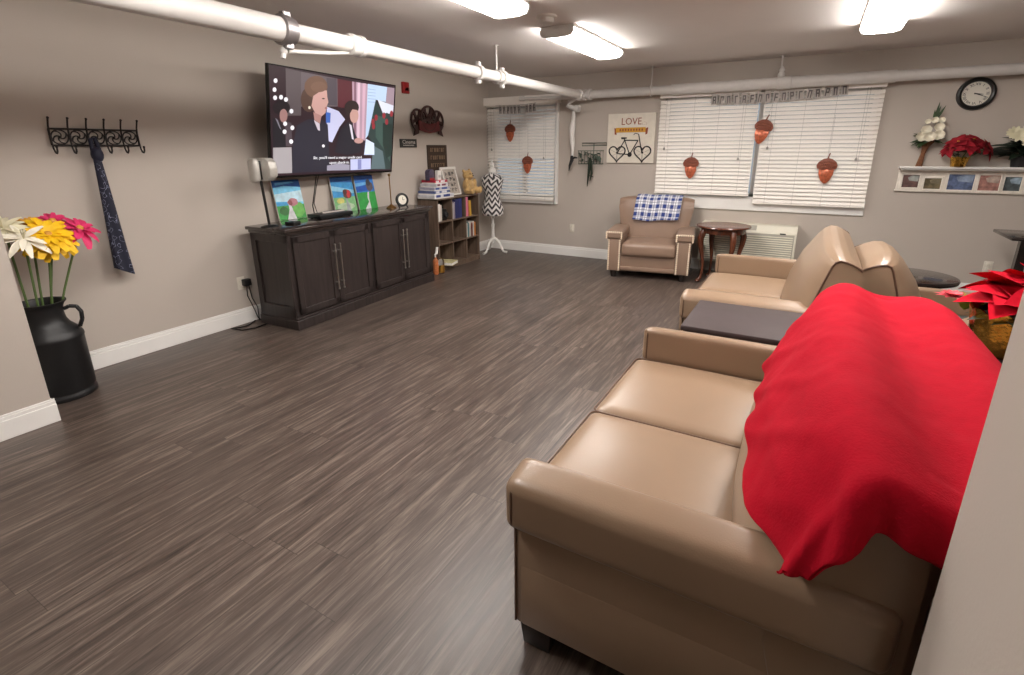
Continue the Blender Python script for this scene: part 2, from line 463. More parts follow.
def window(name, w, mull):
    x0, x1, z0, z1 = w
    bm = BM(); fw = .045
    for a, b in (((x0, z0), (x0+fw, z1)), ((x1-fw, z0), (x1, z1)), ((x0, z0), (x1, z0+fw)), ((x0, z1-fw), (x1, z1))):
        box(bm, (a[0], BY+.05, a[1]), (b[0], BY+.11, b[1]), .004, 1)
    for k in mull: box(bm, (k-.03, BY+.05, z0), (k+.03, BY+.11, z1), .004, 1)
    f = struct(name, bm, M['white_trim'])
    bm = BM(); box(bm, (x0+.01, BY+.078, z0+.01), (x1-.01, BY+.082, z1-.01)); part('glass_pane', bm, M['glass'], f)
    return f
w1 = window('window_1', W1, [-3.71])
w2 = window('window_2', W2, [-.605])
bm = BM(); box(bm, (-1.745, BY-.025, .775), (.535, BY, .935), .004, 1); struct('trim_1', bm, M['white_trim'])   # sill board of the wide window
bm = BM(); box(bm, (-3.16, BY-.06, .735), (-3.13, BY, 2.10), .004, 1); box(bm, (-4.235, BY-.05, .735), (-3.185, BY+.05, .80), .004, 1)
struct('trim_2', bm, M['white_trim'])

# ------------------------------------------------------------------ window blinds
def blind(x0, x1, ztop, zbot, yf, label, open_below=None, cords=3, valance=False):
    t = thing('window_blind', ((x0+x1)/2, yf, zbot), label, 'blind', 'cream slatted window blinds')
    ox, oz = -(x1-x0)/2, 0
    w = x1-x0; h = ztop-zbot
    bm = BM(); box(bm, (ox, -.03, h-.05), (ox+w, .03, h), .004, 1); part('head_rail', bm, M['blind'], t)
    if valance:
        bm = BM(); box(bm, (ox-.05, -.075, h-.035), (ox+w+.06, -.055, h+.075), .004, 1)
        box(bm, (ox-.05, -.055, h-.035), (ox-.035, .05, h+.075)); box(bm, (ox+w+.045, -.055, h-.035), (ox+w+.06, .05, h+.075))
        part('valance', bm, M['blind'], t)
    bm = BM(); p = .0435; n = int((h-.08)/p)
    for i in range(n):
        z = .045+i*p
        a = math.radians(56)
        if open_below is not None and z+zbot < open_below: a = math.radians(34)
        mt = Matrix.Translation((0, 0, z)) @ Matrix.Rotation(a, 4, 'X')
        prism(bm, [(-.0245, -.002), (-.012, .0012), (0, .0025), (.012, .0012), (.0245, -.002), (.0245, -.004), (.012, -.0008), (0, .0005), (-.012, -.0008), (-.0245, -.004)], lambda u, v, w_: mt @ V((ox+.006+(w-.012)*w_, u, v)))
    part('slats', bm, M['blind'], t)
    bm = BM(); box(bm, (ox+.004, -.026, 0), (ox+w-.004, .026, .02), .004, 1); part('bottom_rail', bm, M['blind'], t)
    for k in range(cords):
        x = ox+w*(.12+.76*k/(cords-1)); bm = BM()
        for yy in (-.029, .029): tube(bm, [(x, yy, .01), (x, yy, h-.03)], .001, 5)
        part('ladder_cord', bm, M['cord'], t)
    for x, d in ((ox+.09, .62), (ox+w-.16, .74)):
        bm = BM(); tube(bm, [(x, -.036, h-.05), (x+.004, -.036, h-d)], .0012, 5); lathe(bm, [(.003, 0), (.011, -.012), (.013, -.03), (.004, -.036)], (x+.004, -.036, h-d), 10)
        part('pull_cord', bm, M['cord'], t)
    return t
blind(-4.275, -3.165, 2.13, .775, BY-.055, 'cream slatted blind behind the chevron dress form, lower slats open to daylight', 1.36, 3, True)
blind(-1.745, -.63, 2.13, .945, BY-.06, 'cream slatted blind covering the left half of the wide window', cords=4)
blind(-.585, .53, 2.13, .862, BY-.06, 'cream slatted blind covering the right half of the wide window, hanging lower', cords=4)

# ------------------------------------------------------------------ ceiling lights, detector, sprinkler pipes
def ceiling_light(loc, label):
    t = thing('ceiling_light', loc, label, 'ceiling light', 'fluorescent ceiling lights')
    bm = BM(); box(bm, (-.145, -.61, -.022), (.145, .61, 0), .004, 1); part('housing', bm, M['housing'], t)
    bm = BM(); pr = [(-.138, -.022), (-.136, -.05), (-.12, -.072), (-.07, -.082), (.07, -.082), (.12, -.072), (.136, -.05), (.138, -.022)]
    prism(bm, pr, lambda u, v, w: (u, -.6+1.2*w, v)); part('diffuser', bm, M['lens'], t)
    for s in (-1, 1):
        bm = BM(); pr2 = [(u*1.06, v*1.06 if v < -.03 else v) for u, v in pr]
        prism(bm, pr2, lambda u, v, w: (u, s*(.6+.022*w), v), bev=.003); part('end_cap', bm, M['housing'], t)
    return t
L1 = ceiling_light((-1.93, 4.70, CZ), 'lit ceiling light beyond the smoke detector, nearest the back wall on the left')
dup(L1, (-1.93, 2.74, CZ), label='lit ceiling light cut by the top edge, just this side of the smoke detector')
dup(L1, (.31, 4.70, CZ), label='lit ceiling light above the wide window at the right')
dup(L1, (.31, 2.74, CZ), label='unseen fill ceiling light added above the back-to-back sofas')  # extra fixture outside the frame, added as fill on the right-hand row
dup(L1, (-1.93, .86, CZ), label='unseen fill ceiling light added over the room opening, nearest the camera')  # added out of view to light the near floor and sofa side
t = thing('smoke_detector', (-1.86, 3.76, CZ), 'round white smoke detector between two ceiling lights', 'smoke detector')
bm = BM(); lathe(bm, [(.075, 0), (.075, -.012), (.06, -.018), (.001, -.018)], n=28); part('base', bm, M['smoke'], t)
bm = BM(); lathe(bm, [(.052, -.018), (.056, -.03), (.05, -.05), (.03, -.058), (.001, -.058)], n=28); part('sensor_head', bm, M['smoke'], t)

PX, PY_, PZ, PR = -2.76, 6.60, 2.165, .05
t = thing('sprinkler_pipework', (PX, PY_, PZ), 'white painted sprinkler pipes hung below the ceiling, turning the corner by the small window', 'pipe')
def wp(name, fn, m=M['pipe'], label=None):
    bm = BM(); fn(bm); return part(name, bm, m, t, label, world=True)
wp('side_pipe', lambda b: cyl(b, (PX, 2.2, PZ), (PX, PY_, PZ), PR))
wp('large_pipe', lambda b: cyl(b, (PX, -2.9, PZ), (PX, 2.16, PZ), .066))
wp('back_pipe', lambda b: cyl(b, (PX, PY_, PZ), (RX, PY_, PZ), PR))
wp('back_pipe_sleeve', lambda b: cyl(b, (-1.6, PY_, PZ), (.58, PY_, PZ), PR+.008))
def coupling(b, y, r=.062, l=.09):
    lathe_y(b, (PX, y, PZ), [(r*.8, -l/2), (r, -l/2+.01), (r, -l/6), (r*.9, -l/8), (r*.9, l/8), (r, l/6), (r, l/2-.01), (r*.8, l/2)])
def lathe_y(b, c, prof, n=24):
    t_ = bmesh.new(); lathe(t_, prof, n=n); merge(b, t_, 0, Matrix.Translation(c) @ Matrix.Rotation(-PI/2, 4, 'X'))
def lathe_x(b, c, prof, n=24):
    t_ = bmesh.new(); lathe(t_, prof, n=n); merge(b, t_, 0, Matrix.Translation(c) @ Matrix.Rotation(PI/2, 4, 'Y'))
wp('coupling', lambda b: coupling(b, 2.72, .068, .13))
for y in (4.2, 4.62):
    def flange(b, y=y):
        lathe_y(b, (PX, y, PZ), [(.05, -.03), (.066, -.025), (.066, .025), (.05, .03)])
        for s in (-1, 1): box(b, (PX-.02, y-.02, PZ+s*.075-.018), (PX+.02, y+.02, PZ+s*.075+.018), .005, 1)
    wp('grooved_coupling', flange)
def clampf(b):
    lathe_y(b, (PX, 2.19, PZ), [(.066, -.05), (.082, -.045), (.082, .0), (.074, .005), (.074, .035), (.06, .04)])
    for s in (-1, 1): box(b, (PX-.025, 2.165, PZ+s*.08-.02), (PX+.025, 2.215, PZ+s*.08+.02), .006, 1)
wp('steel_clamp', clampf, M['steel'], 'grey steel clamp where the pipe narrows')
def branch(b): tube(b, [(PX, 2.70, PZ-.045), (PX-.01, 2.5, PZ-.075), (PX-.02, 2.2, PZ-.105)], .011, 10)
wp('small_branch', branch)
def valve(b):
    ball(b, (PX-.02, 2.17, PZ-.108), .022, 12); cyl(b, (PX-.02, 2.17, PZ-.11), (PX-.02, 2.17, PZ-.06), .009); cyl(b, (PX-.02, 2.16, PZ-.15), (PX-.02, 2.17, PZ-.11), .014)
wp('drain_valve', valve)
def elbow(b):
    for dx in (-.02, .06, .13): lathe_x(b, (PX+dx, PY_, PZ), [(.05, -.025), (.07, -.02), (.07, .02), (.05, .025)])
    lathe_y(b, (PX, PY_-.06, PZ), [(.05, -.04), (.068, -.03), (.068, .03), (.05, .04)])
    ball(b, (PX, PY_, PZ), .07)
wp('elbow', elbow)
def end_branch(b):
    cyl(b, (PX, PY_-.01, PZ-.03), (-3.62, PY_-.01, PZ+.0), .022)
    lathe_x(b, (-3.62, PY_-.01, PZ), [(.022, -.03), (.034, -.03), (.034, .03), (.022, .03)])
wp('end_branch', end_branch)
def drop(b):
    tube(b, [(PX-.04, PY_, PZ-.02), (PX-.15, PY_, PZ-.07), (PX-.17, PY_, PZ-.12), (PX-.10, PY_, PZ-.155), (PX-.0, PY_, PZ-.165)], .032, 12)
    lathe_x(b, (PX-.03, PY_, PZ-.163), [(.032, -.035), (.044, -.03), (.044, .025), (.032, .03)])
wp('drop_elbow', drop)
for (x, y) in ((PX, 4.52), (-1.84, PY_), (-.45, PY_)):
    def rod(b, x=x, y=y):
        cyl(b, (x, y, PZ+.06), (x, y, CZ), .008, n=10); tube(b, [(x+ (0 if x == PX else 0), y + PR*1.15*math.cos(a) if x != PX else y, PZ+PR*1.15*math.sin(a)) if x != PX else (x+PR*1.15*math.cos(a), y, PZ+PR*1.15*math.sin(a)) for a in [k*2*PI/20 for k in range(20)]], .009, 6, True)
        cyl(b, (x, y, CZ-.008), (x, y, CZ), .025, n=14)
    wp('hanger_rod', rod)
def spr(b):
    lathe(b, [(.02, 0), (.035, .01), (.035, .04), (.022, .06), (.03, .08), (.02, .1), (.004, .12)], (-.44, PY_-.01, PZ+.05), 16)
    lathe_x(b, (-.40, PY_, PZ), [(.05, -.07), (.066, -.065), (.066, .065), (.05, .07)])
wp('sprinkler_head', spr)

# white wrapped streamer with a dark end, hanging under the elbow
t = thing('hanging_streamer', (-2.865, 6.62, 1.30), 'white wrapped cloth streamer with a dark end hanging under the pipe elbow', 'streamer')
bm = BM(); pts = []; rad = []
for i in range(26):
    k = i/25; pts.append((.006*math.sin(k*9), .006*math.cos(k*7), .72-.62*k)); rad.append(.018+.024*math.sin(PI*min(1, k*1.05))**1.5*(.85+.15*math.sin(k*19)))
tube(bm, pts, rad, 12); part('cloth', bm, M['paper'], t)
bm = BM(); tube(bm, [(0, 0, .11), (.0, 0, .05), (-.02, -.02, -.02), (-.03, -.02, -.09)], [.02, .026, .018, .006], 10); tube(bm, [(0, 0, .06), (.05, -.02, .085), (.09, -.03, .08)], [.016, .014, .008], 8)
part('dark_end', bm, M['black_matte'], t, 'dark end of the streamer')

# ------------------------------------------------------------------ wall things: left wall
def lw(u, v, w, d0, d1): return (LX+d0+(d1-d0)*w, u, v)
# coat rack
t = thing('coat_rack', (LX, 1.75, 1.54), 'black wrought iron coat rack with six hooks on the left wall', 'coat rack')
bm = BM(); y0, y1 = 1.495-1.75, 2.002-1.75
for z in (0, .103): tube(bm, [(.018, y0, z), (.018, y1, z)], .006, 8)
for y in (y0, y1): tube(bm, [(.018, y, 0), (.018, y, .103)], .006, 8)
part('rail_frame', bm, M['black_iron'], t)
for k in range(5):
    c = y0+(k+.5)*(y1-y0)/5; bm = BM()
    tube(bm, [(.018, c+.045*math.cos(a), .0515+.045*math.sin(a)) for a in [i*2*PI/24 for i in range(24)]], .0042, 6, True)
    for q in range(4):
        a0 = q*PI/2+.3
        tube(bm, [(.018, c+rr*math.cos(a0+rr*42), .0515+rr*math.sin(a0+rr*42)) for rr in [.004+.0065*i for i in range(7)]], .0042, 6)
    ball(bm, (.02, c, .0515), .009, 8)
    part('rosette', bm, M['black_iron'], t)
for k in range(6):
    c = y0+k*(y1-y0)/5; bm = BM()
    tube(bm, [(.05, c, .165), (.042, c, .15), (.028, c, .12), (.022, c, .08), (.024, c, .02), (.03, c, -.02), (.045, c, -.045), (.062, c, -.05), (.076, c, -.036), (.078, c, -.012)], .0055, 8)
    ball(bm, (.052, c, .168), .008, 8); ball(bm, (.078, c, -.01), .008, 8)
    part('hook', bm, M['black_iron'], t)
# scarf
t = thing('scarf', (LX+.075, 1.705, .68), 'navy printed scarf knotted over the third hook of the coat rack', 'scarf')
bm = BM()
def sc(u, v):
    z = .86-.84*v; w = .022+.036*v; a = u*2*PI
    y = .012*v + w*math.cos(a)
    if v > .85: z += .07*(.5-.5*math.cos(a))*(v-.85)/.15
    x = .012+(.018+.02*v)*math.sin(a)+.008*math.sin(4*a+v*5)*v
    return (x, y-.01, z-.06)
grid(bm, sc, 32, 40, close_u=True)
part('cloth', bm, M['scarf'], t, smooth=60)
bm = BM(); lay = bm.loops.layers.uv.new('UVMap'); ball(bm, (.008, -.002, .80), (.036, .036, .052), 16); tube(bm, [(.002, -.02, .82), (-.002, -.018, .90), (.004, .006, .91), (.004, .018, .82)], .014, 8)
part('knot', bm, M['scarf'], t, smooth=60)

# fire alarm strobe
t = thing('fire_alarm', (LX-.001, 4.94, 2.13), 'small red fire alarm strobe beside the television', 'fire alarm')
bm = BM(); box(bm, (0, -.055, 0), (.035, .055, .125), .008); part('body', bm, M['red'], t)
bm = BM(); prism(bm, [(-.03, .03), (.03, .03), (.02, .06), (-.02, .06)], lambda u, v, w: (.035+.03*w, u*(1-.4*w), v)); part('strobe_lens', bm, M['clear'], t)
# film reel sign
t = thing('film_reel_sign', (LX, 5.30, 1.66), 'dark brown wall sign of three film reels behind a maroon ribbon', 'wall sign')
def reel(bm, cy, cz, ro, x0, x1):
    th = [i*2*PI/40 for i in range(40)]
    tube(bm, [(x1, cy+ro*math.cos(a), cz+ro*math.sin(a)) for a in th], .014, 6, True)
    # disc with five round openings, built as hub, rim and five spokes
    lathe_t = bmesh.new(); lathe(lathe_t, [(.03, 0), (.03, x1-x0)], n=18); merge(bm, lathe_t, 0, Matrix.Translation((x0, cy, cz)) @ Matrix.Rotation(PI/2, 4, 'Y'))
    for k in range(5):
        a = k*2*PI/5+PI/2+PI/5
        r0, r1 = .02, ro
        d = V((0, math.cos(a), math.sin(a))); s = V((0, -math.sin(a), math.cos(a)))
        pl = [(r0, -.024), (r1*.55, -.014), (r1, -.036*ro/.12), (r1, .036*ro/.12), (r1*.55, .014), (r0, .024)]
        prism(bm, pl, lambda u, v, w: tuple(V((x0+(x1-x0)*w, cy, cz))+d*u+s*v))
bm = BM(); reel(bm, -.185, .19, .115, .012, .03); reel(bm, .20, .19, .115, .012, .03); part('side_reels', bm, M['reel'], t)
bm = BM(); reel(bm, .0, .205, .145, .03, .05); part('middle_reel', bm, M['reel'], t)
bm = BM(); prism(bm, [(-.2, .07), (-.1, .045), (0, .035), (.1, .045), (.2, .07), (.2, .185), (.1, .155), (0, .145), (-.1, .155), (-.2, .185)], lambda u, v, w: (.05+.012*w, u, v)); part('ribbon', bm, M['maroon'], t)
for s in (-1, 1):
    bm = BM(); prism(bm, [(s*.19, .03), (s*.29, .0), (s*.26, .07), (s*.31, .13), (s*.19, .13)], lambda u, v, w: (.035+.012*w, u, v))
    part('ribbon_tail', bm, M['reel'], t)
# black plaque
t = thing('wall_plaque', (LX, 4.945, 1.525), 'small black plaque with pale lettering below the film reel sign', 'wall sign')
bm = BM(); box(bm, (0, -.15, 0), (.014, .15, .098), .003, 1); part('board', bm, M['sign_black'], t)
bm = BM(); mt = Matrix(((0, 0, 1, .015), (1, 0, 0, 0), (0, 1, 0, .062), (0, 0, 0, 1)))
text_bm(bm, 'Cinema', .06, mt, width=.23)
for k in range(9): box(bm, (.0145, -.1+k*.022, .02), (.016, -.086+k*.022, .03))
part('lettering', bm, M['sign_text_light'], t, 'pale lettering')
# tall dark lettered board
t = thing('lettered_board', (LX-.001, 5.49, .92), 'tall dark brown board with worn tan lettering on the wall above the game boxes', 'wall sign')
bm = BM(); box(bm, (0, -.2, 0), (.02, .2, .635), .003, 1); part('board', bm, M['sign_wood'], t)
bm = BM(); random.seed(3)
for k in range(6):
    z = .55-k*.095; y = -.15
    while y < .13:
        w = random.choice((.022, .028, .034)); box(bm, (.02, y, z), (.0225, y+w*.35, z+.05)); box(bm, (.02, y, z+random.choice((0, .04))), (.0225, y+w, z+.05))
        y += w+.014
part('lettering', bm, M['sign_text'], t, 'rows of worn tan lettering', smooth=0)
# outlets
def outlet_face(loc, rz, label):
    t = thing('wall_outlet', loc, label, 'outlet', 'wall outlets', rz)
    bm = BM(); box(bm, (-.036, -.006, -.058), (.036, 0, .058), .003, 2); part('cover_plate', bm, M['outlet'], t)
    for s in (-1, 1):
        bm = BM(); box(bm, (-.018, -.009, s*.026-.017), (.018, -.006, s*.026+.017), .004, 2); part('socket', bm, M['outlet'], t)
    return t
outlet_face((1.665, BY, .325), 0, 'almond wall outlet on the back wall right of the sofas')
outlet_face((-2.90, BY, .405), 0, 'greige wall outlet low on the back wall left of the armchair')
outlet_face((LX, 2.60, .37), PI/2, 'almond wall outlet with a black plug left of the media console')
t = thing('power_adapter', (LX+.01, 2.625, .375), 'black power adapter plugged in left of the media console', 'power adapter')
bm = BM(); box(bm, (0, -.025, -.03), (.05, .04, .03), .006); part('body', bm, M['black'], t)
bm = BM(); tube(bm, [(.03, .0, -.03), (.035, -.01, -.12), (.03, .02, -.2), (.05, .03, -.27), (.06, .04, -.33), (.07, .06, -.365)], .004, 6); tube(bm, [(.03, .02, -.03), (.035, .03, -.15), (.05, .06, -.24), (.06, .05, -.365)], .004, 6)
part('cable', bm, M['black'], t)
bm = BM(); pts = [(LX+.03, 2.66, .006)]+[(LX+.05+.05*math.sin(k*.8), 2.62-.05*k, .006) for k in range(1, 5)]+[(LX+.17, 2.44, .006), (LX+.22, 2.53, .006), (LX+.2, 2.66, .006)]
tube(bm, pts, .006, 8); part('floor_cord', bm, M['black'], t, world=True)

# ------------------------------------------------------------------ television
TVc = V((-4.03, 3.682, 1.716)); yaw, tilt, roll = .062, .146, -.007
TVM = Matrix.Translation(TVc) @ Matrix.Rotation(yaw, 4, 'Z') @ Matrix.Rotation(tilt, 4, 'Y') @ Matrix.Rotation(roll, 4, 'X')
TW, TH = 1.605, .915
t = thing('television', (LX, 3.68, 1.72), 'large flat television on the wall over the media console, playing a subtitled film', 'television')
def tv_part(name, fn, m, parent=t, label=None, smooth=35):
    bm = BM(); fn(bm); bmesh.ops.transform(bm, matrix=TVM, verts=bm.verts)
    return part(name, bm, m, parent, label, smooth, world=True)
def tvb(b): box(b, (-.035, -TW/2, -TH/2), (-.004, TW/2, TH/2), .004, 2)
tv_part('cabinet', tvb, M['bezel'])
def bez(b):
    w, g = .010, .004
    for a, c in (((-TW/2, -TH/2), (TW/2, -TH/2+.02)), ((-TW/2, TH/2-w), (TW/2, TH/2)), ((-TW/2, -TH/2), (-TW/2+w, TH/2)), ((TW/2-w, -TH/2), (TW/2, TH/2))):
        box(b, (-.006, a[0], a[1]), (.004, c[0], c[1]), .0015, 1)
    box(b, (.003, -.012, -TH/2+.002), (.006, .012, -TH/2+.012))
tv_part('bezel', bez, M['bezel'])
bm = BM(); box(bm, (LX+.001, 3.5, 1.55), (LX+.03, 3.86, 1.9), .004, 1); tube(bm, [(LX+.03, 3.62, 1.72), (LX+.14, 3.7, 1.72), (-4.06, 3.68, 1.72)], .022, 10)
part('wall_mount', bm, M['black'], t, world=True)
bm = BM(); tube(bm, [(-4.12, 3.42, 1.3), (-4.2, 3.43, 1.1), (-4.22, 3.41, .98), (-4.22, 3.42, .9)], .005, 6); tube(bm, [(-4.12, 3.45, 1.3), (-4.2, 3.46, 1.15), (-4.22, 3.43, 1.0), (-4.2, 3.44, .9)], .004, 6); part('cable', bm, M['black'], t, world=True)
#SCREEN
SC = {}
def scol(c):
    if c not in SC: SC[c] = (len(SC), emis('screen_glow_%d_%d_%d' % c, c, .62))
    return SC[c][0]
bm = BM(); layer = [0]
def spoly(pts, c):
    mi = scol(c); x = .0005+layer[0]*.00012; layer[0] += 1
    vs = [bm.verts.new((x, (u-.5)*(TW-.02), (v-.5)*(TH-.03)+.005)) for u, v in pts]
    f = bm.faces.new(vs); f.material_index = mi
def sell(u, v, ru, rv, c, n=14): spoly([(u+ru*math.cos(k*2*PI/n), v+rv*math.sin(k*2*PI/n)) for k in range(n)], c)
def srect(u0, v0, u1, v1, c): spoly([(u0, v0), (u1, v0), (u1, v1), (u0, v1)], c)
srect(0, 0, 1, 1, (44, 28, 34))
spoly([(0.104, 0.993), (0.205, 0.985), (0.202, 0.58), (0.104, 0.569)], (84, 74, 76))
spoly([(0.205, 0.985), (0.473, 0.976), (0.478, 0.7), (0.202, 0.664)], (96, 86, 90))
spoly([(0.388, 0.967), (0.466, 0.974), (0.472, 0.708), (0.396, 0.707)], (78, 70, 76))
spoly([(0.473, 0.976), (0.601, 0.971), (0.613, 0.689), (0.478, 0.696)], (84, 40, 46))
spoly([(0.594, 0.973), (0.739, 0.972), (0.727, 0.357), (0.614, 0.373)], (168, 138, 152))
spoly([(0.641, 0.972), (0.665, 0.973), (0.67, 0.375), (0.647, 0.374)], (206, 176, 190))
spoly([(0.612, 0.973), (0.628, 0.973), (0.637, 0.374), (0.621, 0.373)], (120, 84, 98))
spoly([(0.686, 0.973), (0.714, 0.975), (0.709, 0.377), (0.692, 0.376)], (196, 160, 176))
spoly([(0.733, 0.975), (0.92, 0.975), (0.912, 0.807), (0.812, 0.818), (0.751, 0.418), (0.726, 0.377)], (176, 196, 222))
spoly([(0.734, 0.926), (0.809, 0.926), (0.809, 0.92), (0.734, 0.918)], (140, 160, 190))
spoly([(0.734, 0.891), (0.81, 0.893), (0.81, 0.887), (0.734, 0.884)], (140, 160, 190))
spoly([(0.735, 0.857), (0.811, 0.86), (0.811, 0.854), (0.735, 0.849)], (140, 160, 190))
spoly([(0.736, 0.822), (0.812, 0.826), (0.812, 0.82), (0.736, 0.815)], (140, 160, 190))
spoly([(0.737, 0.788), (0.813, 0.793), (0.813, 0.787), (0.737, 0.78)], (140, 160, 190))
spoly([(0.92, 0.975), (0.995, 0.977), (0.995, 0.695), (0.912, 0.807)], (150, 130, 140))
spoly([(0.83, 0.821), (0.993, 0.777), (0.99, 0.684), (0.888, 0.672)], (206, 210, 222))
spoly([(0.812, 0.815), (0.774, 0.58), (0.748, 0.414), (0.811, 0.298), (0.854, 0.023), (0.989, 0.016), (0.995, 0.663), (0.925, 0.687), (0.888, 0.668)], (44, 58, 56))
spoly([(0.816, 0.644), (0.908, 0.634), (0.99, 0.451), (0.982, 0.105), (0.9, 0.278), (0.823, 0.401)], (60, 80, 74))
spoly([(0.807, 0.298), (0.901, 0.236), (0.936, 0.019), (0.786, 0.027)], (84, 100, 104))
spoly([(0.891, 0.57), (0.987, 0.557), (0.999, 0.192), (0.942, 0.15), (0.898, 0.321)], (34, 48, 44))
spoly([(0.807, 0.573), (0.805, 0.552), (0.797, 0.538), (0.787, 0.537), (0.779, 0.55), (0.776, 0.57), (0.778, 0.592), (0.786, 0.606), (0.796, 0.607), (0.804, 0.594)], (140, 46, 54))
spoly([(0.837, 0.622), (0.834, 0.601), (0.826, 0.587), (0.816, 0.586), (0.808, 0.598), (0.805, 0.619), (0.807, 0.641), (0.815, 0.654), (0.825, 0.656), (0.833, 0.643)], (140, 46, 54))
spoly([(0.915, 0.655), (0.912, 0.633), (0.904, 0.619), (0.894, 0.618), (0.885, 0.63), (0.881, 0.651), (0.884, 0.673), (0.892, 0.687), (0.902, 0.688), (0.911, 0.676)], (140, 46, 54))
spoly([(0.945, 0.585), (0.943, 0.563), (0.935, 0.549), (0.924, 0.548), (0.915, 0.561), (0.911, 0.582), (0.914, 0.604), (0.922, 0.619), (0.932, 0.62), (0.941, 0.607)], (140, 46, 54))
spoly([(0.992, 0.684), (0.989, 0.661), (0.981, 0.647), (0.97, 0.646), (0.961, 0.658), (0.957, 0.68), (0.96, 0.702), (0.968, 0.717), (0.979, 0.718), (0.988, 0.705)], (140, 46, 54))
spoly([(0.814, 0.523), (0.812, 0.502), (0.804, 0.488), (0.794, 0.487), (0.786, 0.5), (0.782, 0.521), (0.785, 0.542), (0.792, 0.556), (0.802, 0.557), (0.81, 0.544)], (140, 46, 54))
spoly([(0.389, 0.688), (0.483, 0.655), (0.539, 0.574), (0.491, 0.49), (0.433, 0.329), (0.389, 0.346)], (186, 186, 214))
spoly([(0.383, 0.634), (0.42, 0.63), (0.417, 0.53), (0.383, 0.527)], (60, 96, 170))
spoly([(0.01, 0.268), (0.131, 0.274), (0.133, 0.022), (0.005, 0.023)], (150, 144, 146))
spoly([(0.126, 0.646), (0.122, 0.622), (0.112, 0.6), (0.097, 0.583), (0.078, 0.573), (0.059, 0.571), (0.041, 0.577), (0.026, 0.59), (0.017, 0.609), (0.015, 0.631), (0.018, 0.655), (0.028, 0.676), (0.043, 0.693), (0.061, 0.703), (0.08, 0.706), (0.098, 0.701), (0.113, 0.688), (0.123, 0.669)], (30, 24, 28))
spoly([(0.108, 0.57), (0.106, 0.548), (0.102, 0.529), (0.094, 0.514), (0.086, 0.506), (0.077, 0.505), (0.068, 0.512), (0.062, 0.525), (0.058, 0.544), (0.057, 0.564), (0.058, 0.586), (0.063, 0.605), (0.07, 0.619), (0.079, 0.627), (0.088, 0.629), (0.096, 0.622), (0.103, 0.609), (0.107, 0.591)], (148, 112, 108))
spoly([(0.013, 0.544), (0.056, 0.508), (0.084, 0.436), (0.093, 0.277), (0.01, 0.271)], (26, 24, 30))
spoly([(0.028, 0.542), (0.044, 0.523), (0.066, 0.435), (0.055, 0.45)], (120, 116, 126))
spoly([(0.091, 0.519), (0.133, 0.506), (0.136, 0.286), (0.093, 0.286)], (70, 60, 66))
spoly([(0.049, 0.872), (0.047, 0.86), (0.04, 0.851), (0.033, 0.85), (0.027, 0.856), (0.025, 0.867), (0.027, 0.879), (0.034, 0.888), (0.041, 0.89), (0.047, 0.884)], (226, 222, 228))
spoly([(0.041, 0.793), (0.039, 0.78), (0.032, 0.772), (0.025, 0.771), (0.019, 0.777), (0.017, 0.788), (0.019, 0.801), (0.025, 0.809), (0.033, 0.811), (0.039, 0.804)], (226, 222, 228))
spoly([(0.043, 0.722), (0.041, 0.71), (0.034, 0.702), (0.027, 0.7), (0.021, 0.707), (0.019, 0.719), (0.021, 0.731), (0.027, 0.739), (0.035, 0.741), (0.041, 0.734)], (226, 222, 228))
spoly([(0.081, 0.733), (0.079, 0.721), (0.072, 0.712), (0.064, 0.711), (0.058, 0.717), (0.056, 0.729), (0.059, 0.742), (0.065, 0.75), (0.073, 0.751), (0.079, 0.745)], (226, 222, 228))
spoly([(0.113, 0.717), (0.11, 0.704), (0.103, 0.696), (0.095, 0.695), (0.089, 0.701), (0.087, 0.713), (0.089, 0.726), (0.096, 0.734), (0.104, 0.736), (0.11, 0.729)], (226, 222, 228))
spoly([(0.147, 0.615), (0.145, 0.602), (0.138, 0.594), (0.13, 0.593), (0.123, 0.6), (0.121, 0.612), (0.124, 0.625), (0.13, 0.634), (0.138, 0.635), (0.145, 0.628)], (226, 222, 228))
spoly([(0.152, 0.46), (0.149, 0.447), (0.142, 0.439), (0.134, 0.438), (0.127, 0.446), (0.125, 0.459), (0.128, 0.472), (0.134, 0.48), (0.143, 0.481), (0.149, 0.473)], (226, 222, 228))
spoly([(0.104, 0.495), (0.101, 0.482), (0.094, 0.474), (0.086, 0.473), (0.08, 0.481), (0.078, 0.493), (0.08, 0.506), (0.087, 0.514), (0.095, 0.515), (0.101, 0.508)], (226, 222, 228))
spoly([(0.099, 0.42), (0.096, 0.407), (0.09, 0.399), (0.081, 0.399), (0.075, 0.406), (0.073, 0.419), (0.075, 0.431), (0.082, 0.44), (0.09, 0.44), (0.097, 0.433)], (226, 222, 228))
spoly([(0.142, 0.329), (0.139, 0.316), (0.132, 0.308), (0.124, 0.308), (0.117, 0.316), (0.115, 0.328), (0.117, 0.341), (0.124, 0.35), (0.132, 0.35), (0.139, 0.342)], (226, 222, 228))
spoly([(0.317, 0.748), (0.313, 0.706), (0.303, 0.668), (0.286, 0.639), (0.266, 0.623), (0.246, 0.62), (0.226, 0.632), (0.211, 0.657), (0.201, 0.691), (0.198, 0.73), (0.202, 0.77), (0.212, 0.807), (0.228, 0.835), (0.247, 0.853), (0.268, 0.856), (0.287, 0.846), (0.303, 0.822), (0.314, 0.788)], (78, 58, 50))
spoly([(0.394, 0.882), (0.389, 0.844), (0.373, 0.809), (0.35, 0.781), (0.322, 0.764), (0.292, 0.759), (0.265, 0.767), (0.243, 0.787), (0.229, 0.816), (0.224, 0.85), (0.229, 0.886), (0.244, 0.92), (0.266, 0.947), (0.293, 0.965), (0.322, 0.971), (0.35, 0.965), (0.373, 0.946), (0.389, 0.917)], (104, 78, 64))
